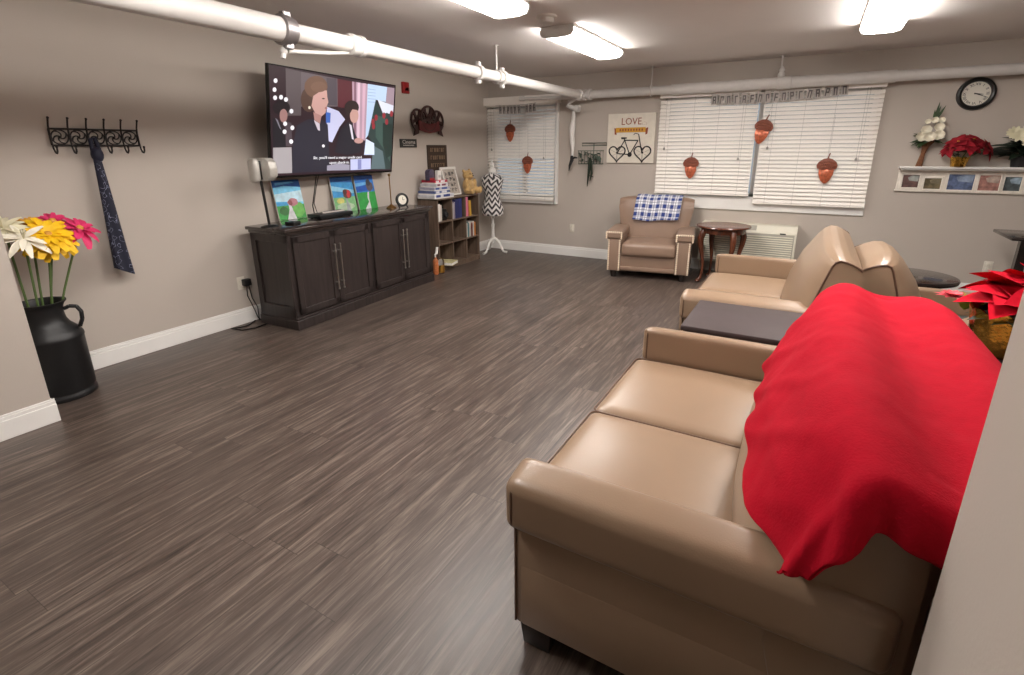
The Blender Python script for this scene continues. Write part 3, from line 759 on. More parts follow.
spoly([(0.246, 0.55), (0.169, 0.484), (0.136, 0.269), (0.13, 0.022), (0.412, 0.023), (0.407, 0.291), (0.396, 0.51), (0.347, 0.56)], (40, 38, 48))
spoly([(0.287, 0.777), (0.347, 0.839), (0.388, 0.846), (0.391, 0.785), (0.4, 0.734), (0.386, 0.688), (0.378, 0.625), (0.347, 0.586), (0.303, 0.608), (0.273, 0.682)], (186, 146, 138))
spoly([(0.286, 0.623), (0.347, 0.595), (0.336, 0.514), (0.295, 0.546)], (164, 122, 116))
spoly([(0.387, 0.88), (0.383, 0.862), (0.373, 0.844), (0.357, 0.83), (0.337, 0.821), (0.317, 0.817), (0.298, 0.82), (0.282, 0.828), (0.272, 0.842), (0.269, 0.858), (0.272, 0.876), (0.282, 0.893), (0.298, 0.907), (0.317, 0.917), (0.337, 0.921), (0.357, 0.919), (0.373, 0.911), (0.383, 0.897)], (112, 84, 70))
spoly([(0.29, 0.546), (0.333, 0.514), (0.336, 0.443), (0.319, 0.451)], (190, 180, 190))
spoly([(0.268, 0.664), (0.265, 0.653), (0.259, 0.647), (0.252, 0.651), (0.25, 0.662), (0.252, 0.673), (0.259, 0.678), (0.265, 0.674)], (216, 206, 190))
spoly([(0.374, 0.29), (0.37, 0.279), (0.362, 0.274), (0.354, 0.278), (0.351, 0.29), (0.354, 0.302), (0.362, 0.307), (0.37, 0.302)], (220, 216, 220))
spoly([(0.393, 0.675), (0.39, 0.667), (0.382, 0.663), (0.374, 0.665), (0.371, 0.672), (0.374, 0.68), (0.382, 0.684), (0.39, 0.682)], (150, 96, 92))
spoly([(0.372, 0.765), (0.369, 0.759), (0.361, 0.756), (0.353, 0.757), (0.35, 0.761), (0.353, 0.767), (0.361, 0.77), (0.369, 0.769)], (60, 44, 40))
spoly([(0.655, 0.713), (0.651, 0.687), (0.64, 0.663), (0.623, 0.644), (0.603, 0.633), (0.581, 0.63), (0.56, 0.637), (0.544, 0.652), (0.533, 0.673), (0.529, 0.697), (0.532, 0.723), (0.543, 0.746), (0.559, 0.765), (0.579, 0.777), (0.601, 0.78), (0.622, 0.774), (0.639, 0.76), (0.65, 0.739)], (46, 36, 36))
spoly([(0.653, 0.627), (0.651, 0.599), (0.645, 0.574), (0.634, 0.556), (0.622, 0.545), (0.609, 0.544), (0.596, 0.552), (0.586, 0.569), (0.579, 0.592), (0.576, 0.619), (0.578, 0.646), (0.584, 0.671), (0.594, 0.689), (0.606, 0.7), (0.62, 0.702), (0.632, 0.694), (0.643, 0.678), (0.65, 0.654)], (186, 146, 136))
spoly([(0.542, 0.727), (0.645, 0.731), (0.645, 0.684), (0.597, 0.687), (0.567, 0.618), (0.545, 0.616)], (48, 36, 36))
spoly([(0.56, 0.552), (0.499, 0.472), (0.451, 0.226), (0.556, 0.196), (0.678, 0.225), (0.685, 0.296), (0.625, 0.432), (0.599, 0.536)], (34, 32, 40))
spoly([(0.571, 0.534), (0.593, 0.516), (0.615, 0.363), (0.598, 0.372)], (206, 200, 210))
spoly([(0.701, 0.356), (0.696, 0.34), (0.68, 0.328), (0.659, 0.323), (0.639, 0.327), (0.624, 0.338), (0.618, 0.354), (0.623, 0.369), (0.638, 0.381), (0.658, 0.386), (0.679, 0.383), (0.695, 0.372)], (176, 136, 130))
spoly([(0.726, 0.377), (0.806, 0.329), (0.813, 0.194), (0.713, 0.195)], (196, 206, 230))
spoly([(0.588, 0.147), (0.778, 0.153), (0.781, 0.027), (0.59, 0.025)], (176, 180, 214))
spoly([(0.654, 0.145), (0.688, 0.144), (0.69, 0.032), (0.656, 0.029)], (120, 124, 170))
spoly([(0.39, 0.085), (0.486, 0.105), (0.581, 0.087), (0.582, 0.025), (0.39, 0.032)], (140, 136, 150))
smi = scol((235, 235, 240)); xx = .0006+layer[0]*.00012
for s_, (u, v), wd in (("Sir, you'll need a major credit card", (0.487, 0.185), .40), ("upon check-in.", (0.494, 0.133), .165)):
    text_bm(bm, s_, .036, Matrix(((0, 0, 1, xx+.001), (1, 0, 0, (u-.5)*TW), (0, 1, 0, (v-.5)*TH), (0, 0, 0, 1))), .001, smi, width=wd*TW)

smats = [None]*len(SC)
for i, m_ in SC.values(): smats[i] = m_
bmesh.ops.transform(bm, matrix=TVM, verts=bm.verts)
scr = part('screen_picture', bm, smats, t, 'glowing film picture with white subtitles', 0, world=True)

# ------------------------------------------------------------------ media console
CA = math.radians(2.2)
CM = (-3.955, 3.655, 0)
t = thing('media_console', CM, 'long espresso media console with four panelled doors under the television', 'console', rz=CA)
D, Wd, H = .245, .985, .88            # half depth, half length, height (local x forward, y along)
bm = BM(); box(bm, (-D+.01, -Wd+.02, .1), (D-.03, Wd-.02, H-.055), .003, 1)
for s in (-1, 1):                     # framed end panels
    y = s*(Wd-.02)
    for a, b in (((-D+.01, .1), (-D+.07, H-.055)), ((D-.09, .1), (D-.03, H-.055)), ((-D+.01, .1), (D-.03, .2)), ((-D+.01, H-.12), (D-.03, H-.055))):
        box(bm, (a[0], min(y, y+s*.014), a[1]), (b[0], max(y, y+s*.014), b[1]), .002, 1)
part('carcass', bm, M['espresso'], t)
bm = BM(); box(bm, (-D, -Wd-.005, 0), (D, Wd+.005, .085), .004, 1); box(bm, (-D, -Wd+.004, .085), (D-.012, Wd-.004, .105), .006, 2)
part('plinth', bm, M['espresso'], t)
bm = BM(); box(bm, (-D, -Wd-.025, H-.028), (D+.012, Wd+.025, H), .006, 2); box(bm, (-D, -Wd, H-.058), (D-.012, Wd, H-.028), .008, 2)
part('top', bm, M['espresso_top'], t)
dw = (2*Wd-.16)/4
for k in range(4):
    y0 = -Wd+.055+k*dw+(.05 if k >= 2 else 0); y1 = y0+dw-.006; z0, z1 = .125, H-.075; x = D-.03
    bm = BM(); box(bm, (x, y0, z0), (x+.012, y1, z1), .002, 1)
    for a, b in (((y0, z0), (y0+.055, z1)), ((y1-.055, z0), (y1, z1)), ((y0, z0), (y1, z0+.055)), ((y0, z1-.055), (y1, z1))):
        box(bm, (x+.01, a[0], a[1]), (x+.022, b[0], b[1]), .003, 1)
    d = part('door', bm, M['espresso'], t)
    hy = y1-.028 if k % 2 == 0 else y0+.028; bm = BM()
    cyl(bm, (x+.055, hy, .27), (x+.055, hy, .68), .0065, n=12)
    for z in (.33, .62): cyl(bm, (x+.02, hy, z), (x+.055, hy, z), .005, n=10)
    for z in (.27, .33, .62, .68): ball(bm, (x+.055, hy, z), .0095, 10)
    part('handle', bm, M['chrome'], d, 'long brushed nickel handle')
    bm = BM(); yy = y0 if k % 2 == 0 else y1
    for z in (.2, .74): cyl(bm, (x+.02, yy, z-.03), (x+.02, yy, z+.03), .006, n=8)
    part('hinge', bm, M['black_iron'], d)

# things on the console
TOPZ = .88
t = thing('speaker', (-3.93, 2.715, TOPZ), 'silver speaker on a thin black stand at the left end of the console', 'speaker')
bm = BM(); lathe(bm, [(.075, 0), (.075, .008), (.06, .014), (.012, .02), (.001, .02)], n=28, sx=.8); part('base', bm, M['black'], t)
bm = BM(); cyl(bm, (0, 0, .015), (-.01, -.015, .40), .011, n=12); part('pole', bm, M['black'], t)
bm = BM(); cushion(bm, (-.06, -.085, .375), (.03, -.03, .555), .024, (.006, .006, .006), 8); part('rear_shell', bm, M['silver'], t)
bm = BM()
prism(bm, [(-.035, .40), (.055, .40), (.095, .44), (.10, .5), (.09, .555), (.06, .585), (-.035, .585)], lambda u, v, w: (u, -.02+.075*w+u*.25, v-.022), bev=.01)
part('grille', bm, M['silver_grille'], t)
bm = BM(); box(bm, (-.03, -.035, .39), (.02, .0, .54), .005); part('bracket', bm, M['black'], t)
bm = BM(); box(bm, (-.045, -.05, 0), (.045, .05, .028), .005, 2); solo('media_box', bm, M['black'], (-3.87, 2.90, TOPZ), 'small flat black box in front of the leftmost painting', 'box', rz=.3)
t = thing('media_player', (-4.0, 3.43, TOPZ), 'flat black media player box on the console top', 'media player')
bm = BM(); box(bm, (-.09, -.20, .006), (.09, .20, .042), .004, 2); part('case', bm, M['black'], t)
bm = BM()
for sx in (-.07, .07):
    for sy in (-.17, .17): cyl(bm, (sx, sy, 0), (sx, sy, .008), .012, n=12)
part('feet', bm, M['black_matte'], t)
t = thing('remote_control', (-4.0, 3.46, TOPZ+.042), 'slim pale grey remote lying on the black media player', 'remote control')
bm = BM(); box(bm, (-.022, -.13, 0), (.022, .13, .016), .005, 2); part('body', bm, M['paper_grey'], t)
bm = BM()
for i in range(9):
    for j in range(2): cyl(bm, (-.008+.016*j, -.1+.024*i, .014), (-.008+.016*j, -.1+.024*i, .019), .005, n=8)
part('buttons', bm, M['ink'], t)

PC = {}
def pmat(c):
    if c not in PC: PC[c] = mat('paint_%d_%d_%d' % c, c, .55, var=.16, scale=22, bump=.2, bscale=40)
    return PC[c]
def painting(loc, w, h, shapes, label):
    """canvas leaning back on the wall; shapes are (colour, polygon in 0..1)"""
    lean = math.asin(min(.9, (loc[0]-(LX+.03))/h))
    t = thing('canvas_painting', loc, label, 'painting', 'small landscape canvases on the console')
    R_ = Matrix.Rotation(-lean, 4, 'Y')
    bm = BM(); box(bm, (-.018, -w/2, 0), (0, w/2, h), .002, 1, rot=R_); part('canvas', bm, M['paper'], t)
    cols = []; bm = BM()
    for i, (c, poly) in enumerate(shapes):
        if c not in cols: cols.append(c)
        tt = bmesh.new(); tt.faces.new([tt.verts.new((.0006+.00035*i, (u-.5)*w, v*h)) for u, v in poly]); merge(bm, tt, cols.index(c), R_)
    part('painted_scene', bm, [pmat(c) for c in cols], t, smooth=0)
def blob(u, v, ru, rv, n=16, j=.12):
    return [(u+ru*(1+random.uniform(-j, j))*math.cos(k*2*PI/n), v+rv*(1+random.uniform(-j, j))*math.sin(k*2*PI/n)) for k in range(n)]
R01 = lambda a, b: [(0, a), (1, a), (1, b), (0, b)]
random.seed(11)
painting((-4.195, 3.16, TOPZ), .295, .36, [((70, 160, 80), R01(0, .42)), ((120, 200, 236), R01(.36, 1)), ((190, 222, 236), [(0, .48), (1, .42), (1, .72), (0, .66)]), ((74, 158, 214), [(0, .36), (.5, .36), (.45, .44), (0, .46)]), ((38, 96, 176), [(0, .82), (.4, .86), (1, .8), (1, 1), (0, 1)]), ((90, 160, 210), [(.1, .88), (.8, .92), (.7, .96), (.1, .94)]), ((60, 110, 60), blob(.22, .22, .16, .12)), ((206, 206, 210), [(.28, 0), (.62, 0), (.56, .2), (.5, .42), (.42, .42), (.42, .25)]), ((110, 180, 90), blob(.76, .22, .2, .2)), ((176, 120, 130), blob(.60, .43, .2, .1)), ((140, 80, 84), blob(.5, .42, .08, .07))], 'painting of a pale tree under a light blue sky, leftmost of the canvases')
painting((-4.195, 3.82, TOPZ), .29, .36, [((120, 176, 120), R01(0, .45)), ((60, 146, 204), R01(.42, 1)), ((140, 198, 226), [(0, .62), (1, .5), (1, .6), (0, .76)]), ((32, 84, 150), [(0, .86), (1, .82), (1, 1), (0, 1)]), ((200, 196, 110), blob(.3, .32, .18, .08)), ((168, 190, 160), blob(.5, .15, .4, .1)), ((150, 154, 160), [(.5, 0), (.72, 0), (.64, .25), (.6, .4), (.56, .4)]), ((96, 62, 58), blob(.66, .5, .2, .13)), ((190, 52, 56), blob(.7, .5, .09, .12)), ((80, 50, 48), blob(.56, .56, .1, .08))], 'painting of a dark red tree on pale green grass, beside the media player')
painting((-4.195, 4.135, TOPZ), .27, .36, [((52, 156, 72), R01(0, .55)), ((46, 120, 204), R01(.5, 1)), ((30, 84, 176), [(0, .52), (.7, .55), (.75, .72), (0, .66)]), ((104, 170, 222), [(0, .68), (.6, .72), (.6, .8), (0, .78)]), ((26, 70, 140), R01(.86, 1)), ((206, 208, 212), [(.3, 0), (.62, 0), (.6, .3), (.66, .5), (.58, .5), (.52, .34), (.56, .2)]), ((92, 84, 92), blob(.74, .66, .18, .15)), ((60, 60, 66), blob(.7, .78, .12, .1))], 'painting of a grey tree and white path on bright green grass, rightmost canvas')

t = thing('candlestick', (-4.02, 4.30, TOPZ), 'thin antique gold stand with a round base by the small clock', 'stand')
bm = BM(); lathe(bm, [(.055, 0), (.056, .006), (.04, .018), (.02, .03), (.01, .04), (.001, .04)], n=24); part('base', bm, M['gold'], t)
bm = BM(); tube(bm, [(0, 0, .035), (0, -.002, .2), (0, -.004, .345)], .006, 8); lathe(bm, [(.006, 0), (.014, .008), (.016, .02), (.008, .03), (.001, .03)], (0, -.004, .34), 12); part('stem', bm, M['gold'], t)
t = thing('desk_clock', (-3.945, 4.395, TOPZ), 'small round black desk clock near the right end of the console', 'clock', rz=-.35)
bm = BM(); tt = bmesh.new(); lathe(tt, [(.074, -.014), (.078, 0), (.074, .014), (.055, .018), (.05, .008)], n=32); merge(bm, tt, 0, Matrix.Translation((0, 0, .082)) @ Matrix.Rotation(PI/2-.15, 4, 'Y'))
part('case', bm, M['black_matte'], t)
bm = BM(); tt = bmesh.new(); lathe(tt, [(.053, .008), (.053, .0095), (.001, .0095)], n=32); merge(bm, tt, 0, Matrix.Translation((0, 0, .082)) @ Matrix.Rotation(PI/2-.15, 4, 'Y'))
f_ = part('face', bm, M['clockface'], t)
bm = BM(); tube(bm, [(.013, 0, .082), (.019, .0, .115)], .0022, 5); tube(bm, [(.013, 0, .082), (.014, .022, .086)], .0022, 5); part('hands', bm, M['ink'], t)
bm = BM()
for s in (-1, 1): tube(bm, [(-.01, s*.045, .03), (.02, s*.05, .006), (.035, s*.05, .006)], .006, 8)
part('feet', bm, M['black_matte'], t)

# ------------------------------------------------------------------ bookcase with its things
BX0, BX1, BY0, BY1, BH = -4.255, -3.955, 5.03, 5.955, .915
t = thing('bookcase', (-4.105, 5.49, 0), 'walnut nine-cube bookcase in the corner right of the console', 'bookcase')
th = .018
bm = BM()
box(bm, (BX0, BY0, 0), (BX1, BY0+th, BH), .001, 1); part('side_panel', bm, M['rustic'], t, world=True)
bm = BM(); box(bm, (BX0, BY1-th, 0), (BX1, BY1, BH), .001, 1); part('side_panel', bm, M['rustic'], t, world=True)
cw = (BY1-BY0-th)/3; ch = (BH-.05-th)/3
bm = BM(); box(bm, (BX0, BY0, BH-th), (BX1, BY1, BH), .001, 1); part('top', bm, M['rustic'], t, world=True)
for k in range(3):
    bm = BM(); z = .05+k*ch; box(bm, (BX0, BY0+th, z), (BX1-.002, BY1-th, z+th), .001, 1); part('shelf', bm, M['rustic'], t, world=True)
for k in (1, 2):
    bm = BM(); y = BY0+k*cw; box(bm, (BX0, y, .05), (BX1-.003, y+th, BH-th), .001, 1); part('divider', bm, M['rustic'], t, world=True)
bm = BM(); box(bm, (BX0-.006, BY0, 0), (BX0, BY1, BH)); part('back_panel', bm, M['rustic_dark'], t, world=True)
bm = BM(); box(bm, (BX1-.03, BY0+th, 0), (BX1-.012, BY1-th, .05)); part('kick_board', bm, M['rustic'], t, world=True)
def sz(k): return .05+k*ch+th      # top of shelf k counted from below
def cx_(k): return BY0+k*cw+th     # left side of column k

def book(y, z, w, h, d, cover, label, page=True, tilt=0, xf=BX1-.015):
    t = thing('book', (xf, y+w/2, z), label, 'book', 'books in the cube bookcase')
    R_ = Matrix.Rotation(tilt, 4, 'X')
    bm = BM(); c = .0025
    box(bm, (-d, -w/2, 0), (0, -w/2+c, h), rot=R_); box(bm, (-d, w/2-c, 0), (0, w/2, h), rot=R_); box(bm, (-c, -w/2, 0), (0, w/2, h), rot=R_)
    part('cover', bm, mat('cover_%d_%d_%d' % cover, cover, .5, var=.08), t, smooth=0)
    bm = BM(); box(bm, (-d+.004, -w/2+c, .004), (-c, w/2-c, h-.004), rot=R_); part('pages', bm, M['paper'], t, smooth=0)
    return t
y = cx_(0)+.012
book(y, sz(2), .05, .215, .2, (218, 212, 204), 'thick white book at the left of the top left cube'); y += .052
book(y, sz(2), .028, .20, .2, (200, 190, 180), 'pale grey book beside the black camera case')
y = cx_(1)+.012
book(y, sz(2), .02, .20, .2, (206, 198, 200), 'slim white book leaning in the top middle cube', tilt=-.06); y += .034
book(y, sz(2), .022, .215, .2, (170, 160, 176), 'slim lilac book beside the navy binders'); y += .026
book(y, sz(2), .085, .245, .22, (38, 44, 96), 'wide navy binder in the top middle cube'); y += .088
book(y, sz(2), .062, .25, .22, (46, 52, 112), 'navy binder nearest the pink book')
y = cx_(2)+.008
book(y, sz(2), .055, .255, .22, (226, 120, 150), 'tall pink book in the top right cube'); y += .06
book(y, sz(2), .022, .20, .2, (206, 120, 70), 'thin orange book right of the pink book'); y += .028
book(y, sz(2), .045, .205, .2, (214, 172, 60), 'yellow book in the top right cube', tilt=.05)
y = cx_(2)+.01
for w, h, c, l in ((.03, .19, (210, 204, 196), 'white book at the left of the middle right cube'), (.026, .195, (70, 130, 140), 'teal book in the middle right cube'), (.045, .19, (196, 186, 176), 'thick grey white book in the middle right cube'), (.034, .18, (120, 60, 50), 'brown book in the middle right cube'), (.03, .20, (220, 214, 206), 'tall white book near the right of the middle right cube'), (.036, .185, (206, 130, 60), 'orange book at the right of the middle right cube')):
    book(y, sz(1), w, h, .2, c, l); y += w+.004
# black camera case in the top-left cube
t = thing('camera_case', (-4.06, cx_(0)+.18, sz(2)), 'black camera case between the white book and the cube wall', 'case')
bm = BM(); cushion(bm, (-.07, -.055, 0), (.07, .055, .14), .02, (.004, .004, .004), 7); part('body', bm, M['black'], t)
bm = BM(); tube(bm, [(0, -.05, .13), (0, -.04, .2), (0, 0, .22), (0, .04, .2), (0, .05, .13)], .006, 8); part('strap', bm, M['black'], t)
bm = BM(); tt = bmesh.new(); lathe(tt, [(.035, 0), (.035, .03), (.028, .035), (.001, .03)], n=20); merge(bm, tt, 0, Matrix.Translation((.068, 0, .07)) @ Matrix.Rotation(PI/2, 4, 'Y')); part('pocket', bm, M['black_matte'], t)
# flat books jutting from the lowest shelf
t = thing('book', (-3.99, 5.215, sz(0)), 'cream paperback lying flat in the bottom left cube, sticking out', 'book', 'books in the cube bookcase', rz=.25)
bm = BM(); box(bm, (-.13, -.10, 0), (.12, .10, .004)); box(bm, (-.13, -.10, .036), (.12, .10, .04)); box(bm, (-.13, -.10, 0), (-.126, .10, .04)); part('cover', bm, mat('cover_cream_green', (196, 186, 140), .5, var=.3, scale=20), t, smooth=0)
bm = BM(); box(bm, (-.126, -.098, .004), (.118, .098, .036)); part('pages', bm, M['paper'], t, smooth=0)

# board games stacked on the bookcase
def game(loc, size, c, label, rz=0, stripe=None):
    t = thing('board_game_box', loc, label, 'board game', 'board games stacked on the bookcase', rz)
    a, b, h = size
    bm = BM(); box(bm, (-a/2+.002, -b/2+.002, 0), (a/2-.002, b/2-.002, h*.5), .001, 1); part('tray', bm, M['paper'], t)
    bm = BM(); box(bm, (-a/2, -b/2, h*.3), (a/2, b/2, h), .002, 1); l = part('lid', bm, mat('game_%d_%d_%d' % c, c, .35, var=.2, scale=14), t)
    if stripe:
        bm = BM()
        for s0, s1, in ((-.42, -.2), (-.05, .28)): box(bm, (a/2, b*s0, h*.36), (a/2+.0015, b*s1, h*.94))
        part('printed_panel', bm, mat('print_%d_%d_%d' % stripe, stripe, .4, var=.2, scale=30), l, smooth=0)
z = BH
game((-4.09, 5.19, z), (.27, .40, .05), (206, 206, 212), 'white and navy board game box at the bottom of the stack', stripe=(52, 66, 128)); z += .05
game((-4.10, 5.17, z), (.25, .33, .045), (84, 96, 140), 'blue board game box second from the bottom', .05, (206, 206, 214)); z += .045
game((-4.10, 5.19, z), (.25, .30, .042), (178, 176, 192), 'grey lilac board game box in the middle of the stack', -.06, (70, 90, 150)); z += .042
game((-4.10, 5.18, z), (.24, .27, .042), (200, 198, 204), 'pale board game box under the red one', .08, (120, 50, 70)); z += .042
game((-4.11, 5.20, z), (.22, .24, .04), (186, 30, 62), 'red board game box near the top of the stack', -.05, (216, 206, 210)); z += .04
t = thing('game_tin', (-4.10, 5.10, z), 'arched dark game tin standing on top of the stack', 'tin', rz=.15)
pr = [(-.065, 0), (.065, 0)]+[(.065*math.cos(a), .09+.045*math.sin(a)) for a in [PI*k/10 for k in range(11)]]
bm = BM(); prism(bm, pr, lambda u, v, w: (-.03+.06*w, u, v), bev=.003); part('body', bm, mat('game_tin_grey', (74, 66, 86), .4, var=.3, scale=30), t)
bm = BM(); box(bm, (.03, -.055, .0), (.032, .055, .03)); part('red_band', bm, M['red'], t)
t = thing('card_box', (-4.06, 5.215, z), 'small white card box beside the game tin', 'box', rz=.1)
bm = BM(); box(bm, (-.02, -.04, 0), (.02, .04, .115), .002, 1); part('box', bm, M['paper'], t)
bm = BM(); box(bm, (.02, -.025, .03), (.0215, .025, .06)); part('print', bm, M['paper_grey'], t)
# framed print leaning on the wall
t = thing('framed_print', (-4.10, 5.60, BH), 'white framed print with tall dark letter shapes standing on the bookcase', 'picture')
R_ = Matrix.Translation((-.0, 0, 0)) @ Matrix.Rotation(-.28, 4, 'Y') @ Matrix.Rotation(.0, 4, 'X')
bm = BM()
for a, b in (((-.155, 0), (-.135, .37)), ((.135, 0), (.155, .37)), ((-.155, 0), (.155, .02)), ((-.165, .345), (.165, .375))): box(bm, (-.012, a[0], a[1]), (.012, b[0], b[1]), .002, 1, rot=R_)
part('frame', bm, M['paper'], t)
bm = BM(); box(bm, (-.01, -.14, .01), (.002, .14, .35), rot=R_); part('backing', bm, mat('print_ground', (176, 166, 156), .6, var=.2, scale=18), t)
bm = BM(); random.seed(5)
for i in range(3):
    for j in range(4):
        y0_ = -.09+i*.07; z0_ = .05+j*.07
        box(bm, (.002, y0_, z0_), (.004, y0_+.012, z0_+.05), rot=R_); box(bm, (.002, y0_, z0_+random.choice((0, .02, .04))), (.004, y0_+.045, z0_+random.choice((.03, .05))), rot=R_)
part('lettering', bm, M['ink_grey'], t, smooth=0)
# teddy bear
t = thing('teddy_bear', (-4.06, 5.86, BH), 'golden plush teddy bear sitting at the right end of the bookcase', 'teddy bear')
bm = BM()
for c, r in (((0, 0, .11), (.075, .085, .11)), ((.012, -.02, .25), (.07, .075, .068)), ((.07, -.03, .235), (.04, .035, .032)), ((-.005, -.085, .305), (.02, .026, .026)), ((-.005, .045, .31), (.02, .026, .026)),
             ((.06, .085, .05), (.085, .05, .05)), ((.06, -.075, .045), (.085, .045, .045)), ((.13, .1, .055), (.03, .04, .05)), ((.13, -.085, .05), (.03, .036, .048)),
             ((.045, .09, .14), (.035, .035, .07)), ((.045, -.09, .14), (.035, .035, .07)), ((-.06, .07, .06), (.05, .05, .06))): ball(bm, c, r, 16)
tb = part('body', bm, M['plush'], t, smooth=80)
md = tb.modifiers.new('merge', 'REMESH'); md.mode = 'VOXEL'; md.voxel_size = .009; md.use_smooth_shade = True
sm = tb.modifiers.new('soften', 'SMOOTH'); sm.iterations = 4
bm = BM(); ball(bm, (.073, -.05, .268), .008, 8); ball(bm, (.078, .005, .268), .008, 8); ball(bm, (.108, -.03, .247), (.01, .013, .009), 8); part('face_beads', bm, M['eye'], t)

# bottles on the floor by the bookcase
t = thing('decor_bottle', (-3.93, 4.915, 0), 'orange striped bottle with a white stopper on the floor by the bookcase', 'bottle')
bm = BM(); prof = [(.03, 0), (.034, .01)]+[(.034+.003*(k % 2), .02+.02*k) for k in range(8)]+[(.03, .18), (.014, .2), (.013, .22), (.001, .22)]
lathe(bm, prof, n=20); part('body', bm, mat('orange_wrap', (186, 108, 62), .5, var=.3, scale=40), t)
bm = BM(); tube(bm, [(0, 0, .2), (.005, -.01, .25), (.012, .01, .26), (.01, .03, .34)], [.01, .012, .018, .016], 8); part('stopper', bm, M['paper'], t)
bm = BM(); tube(bm, [(0, 0, .2), (0, .02, .26), (.0, .07, .31)], .005, 6); part('twig', bm, M['rust'], t)
t = thing('jar', (-3.91, 5.0, 0), 'clear jar with yellow contents on the floor by the bookcase', 'jar')
bm = BM(); lathe(bm, [(.036, 0), (.04, .008), (.04, .14), (.034, .17), (.026, .185), (.001, .187)], n=24); part('jar_body', bm, M['clear'], t)
bm = BM(); lathe(bm, [(.032, .01), (.034, .014), (.034, .095), (.001, .1)], n=24); part('contents', bm, M['mustard'], t)

# ------------------------------------------------------------------ mannequin
t = thing('dress_form', (-4.02, 6.42, 0), 'chevron patterned dress form on a white tripod stand in the far corner', 'dress form')
bm = BM()
prof = [(.001, .56), (.155, .565), (.170, .60), (.172, .65), (.160, .70), (.138, .75), (.120, .80), (.116, .84), (.128, .90), (.145, .96), (.155, 1.0), (.162, 1.04), (.182, 1.08), (.178, 1.105), (.13, 1.135), (.08, 1.155), (.05, 1.17), (.045, 1.178), (.001, 1.18)]
def man(u, v):
    k = v*(len(prof)-1); i = min(int(k), len(prof)-2); f = k-i
    r = prof[i][0]*(1-f)+prof[i+1][0]*f; z = prof[i][1]*(1-f)+prof[i+1][1]*f
    a = -u*2*PI
    dep = .78+ (.06 if .92 < z < 1.04 and math.sin(a) < 0 else 0)
    if z > 1.04: dep = max(.55, .78-.23*(z-1.04)/.03) if z < 1.1 else .55+.4*min(1, (z-1.1)/.06)
    return (r*math.cos(a), r*dep*math.sin(a), z)
grid(bm, man, 48, 54, close_u=True)
# UV by height so the zigzags stay regular
lay = bm.loops.layers.uv.get('UVMap')
for f in bm.faces:
    for lp in f.loops: lp[lay].uv.y = (lp.vert.co.z-.56)/.66
part('torso', bm, M['chevron'], t, smooth=60)
bm = BM(); lathe(bm, [(.046, 1.176), (.055, 1.18), (.055, 1.2), (.05, 1.225), (.03, 1.24), (.018, 1.252), (.03, 1.27), (.034, 1.285), (.02, 1.305), (.012, 1.32), (.018, 1.335), (.008, 1.355), (.001, 1.36)], n=20); part('finial', bm, M['mannequin_white'], t)
bm = BM(); lathe(bm, [(.03, .55), (.03, .53), (.018, .51), (.018, .45), (.026, .43), (.02, .38), (.024, .3), (.032, .22), (.03, .18), (.02, .15), (.001, .14)], n=18); part('pole', bm, M['mannequin_white'], t)
for a in (-1.75, .25, 2.5):
    bm = BM(); c, s = math.cos(a), math.sin(a)
    tube(bm, [(r*c, r*s, z) for r, z in ((.015, .22), (.05, .205), (.09, .16), (.125, .09), (.155, .035), (.19, .022), (.215, .02))], [.022, .022, .02, .018, .016, .016, .019], 10)
    part('leg', bm, M['mannequin_white'], t)

# ------------------------------------------------------------------ back wall things
# bicycle sign
t = thing('canvas_sign', (-2.105, BY, 1.315), 'whitewashed square sign with a bicycle and the word LOVE left of the wide window', 'wall sign')
bm = BM(); box(bm, (-.312, -.03, 0), (.312, -.002, .612), .003, 1); part('board', bm, M['canvas'], t)
bm = BM(); XZ = lambda x, z, y=-.0315: Matrix(((1, 0, 0, x), (0, 0, -1, y), (0, 1, 0, z), (0, 0, 0, 1)))
text_bm(bm, 'LOVE', .12, XZ(.0, .51), width=.26); part('lettering', bm, M['rust'], t, 'rust red word LOVE')
bm = BM(); prism(bm, [(-.2, .38), (.19, .38), (.19, .44), (-.2, .44)], lambda u, v, w: (u, -.03-.003*w, v)); 
bn = part('banner', bm, M['mustard'], t, 'mustard ribbon band')
for s in (-1, 1):
    bm = BM(); prism(bm, [(s*.19, .35), (s*.215, .36), (s*.222, .44), (s*.19, .425)], lambda u, v, w: (u, -.03-.002*w, v)); part('banner_end', bm, M['rust'], bn)
bm = BM()
for k in range(6): prism(bm, [(.17+.03*math.cos(a), .485+.022*math.sin(a)*(1 if k % 2 else .6)) for a in [k*PI/3+q*.5 for q in (0, 1, 2)]], lambda u, v, w: (u, -.03-.002*w, v))
part('painted_flower', bm, M['rust'], t)
bm = BM()
for k in range(9): box(bm, (-.15+k*.036, -.0345, .398), (-.15+k*.036+.018, -.0335, .424))
part('banner_marks', bm, M['rust'], bn, smooth=0)
bm = BM(); Yb = -.032
def wheel(cx, cz, r):
    pts = []
    for k in range(36):
        a = k*2*PI/36; x = 16*math.sin(a)**3; z = 13*math.cos(a)-5*math.cos(2*a)-2*math.cos(3*a)-math.cos(4*a)
        pts.append((cx+x*r/16.5, Yb, cz+z*r/16.5))
    tube(bm, pts, .0085, 6, True)
    for k in range(0, 36, 4): tube(bm, [(cx, Yb, cz), pts[k]], .0016, 4)
    ball(bm, (cx, Yb, cz+.005), (.013, .004, .013), 8)
wheel(-.17, .125, .112); wheel(.165, .125, .112)
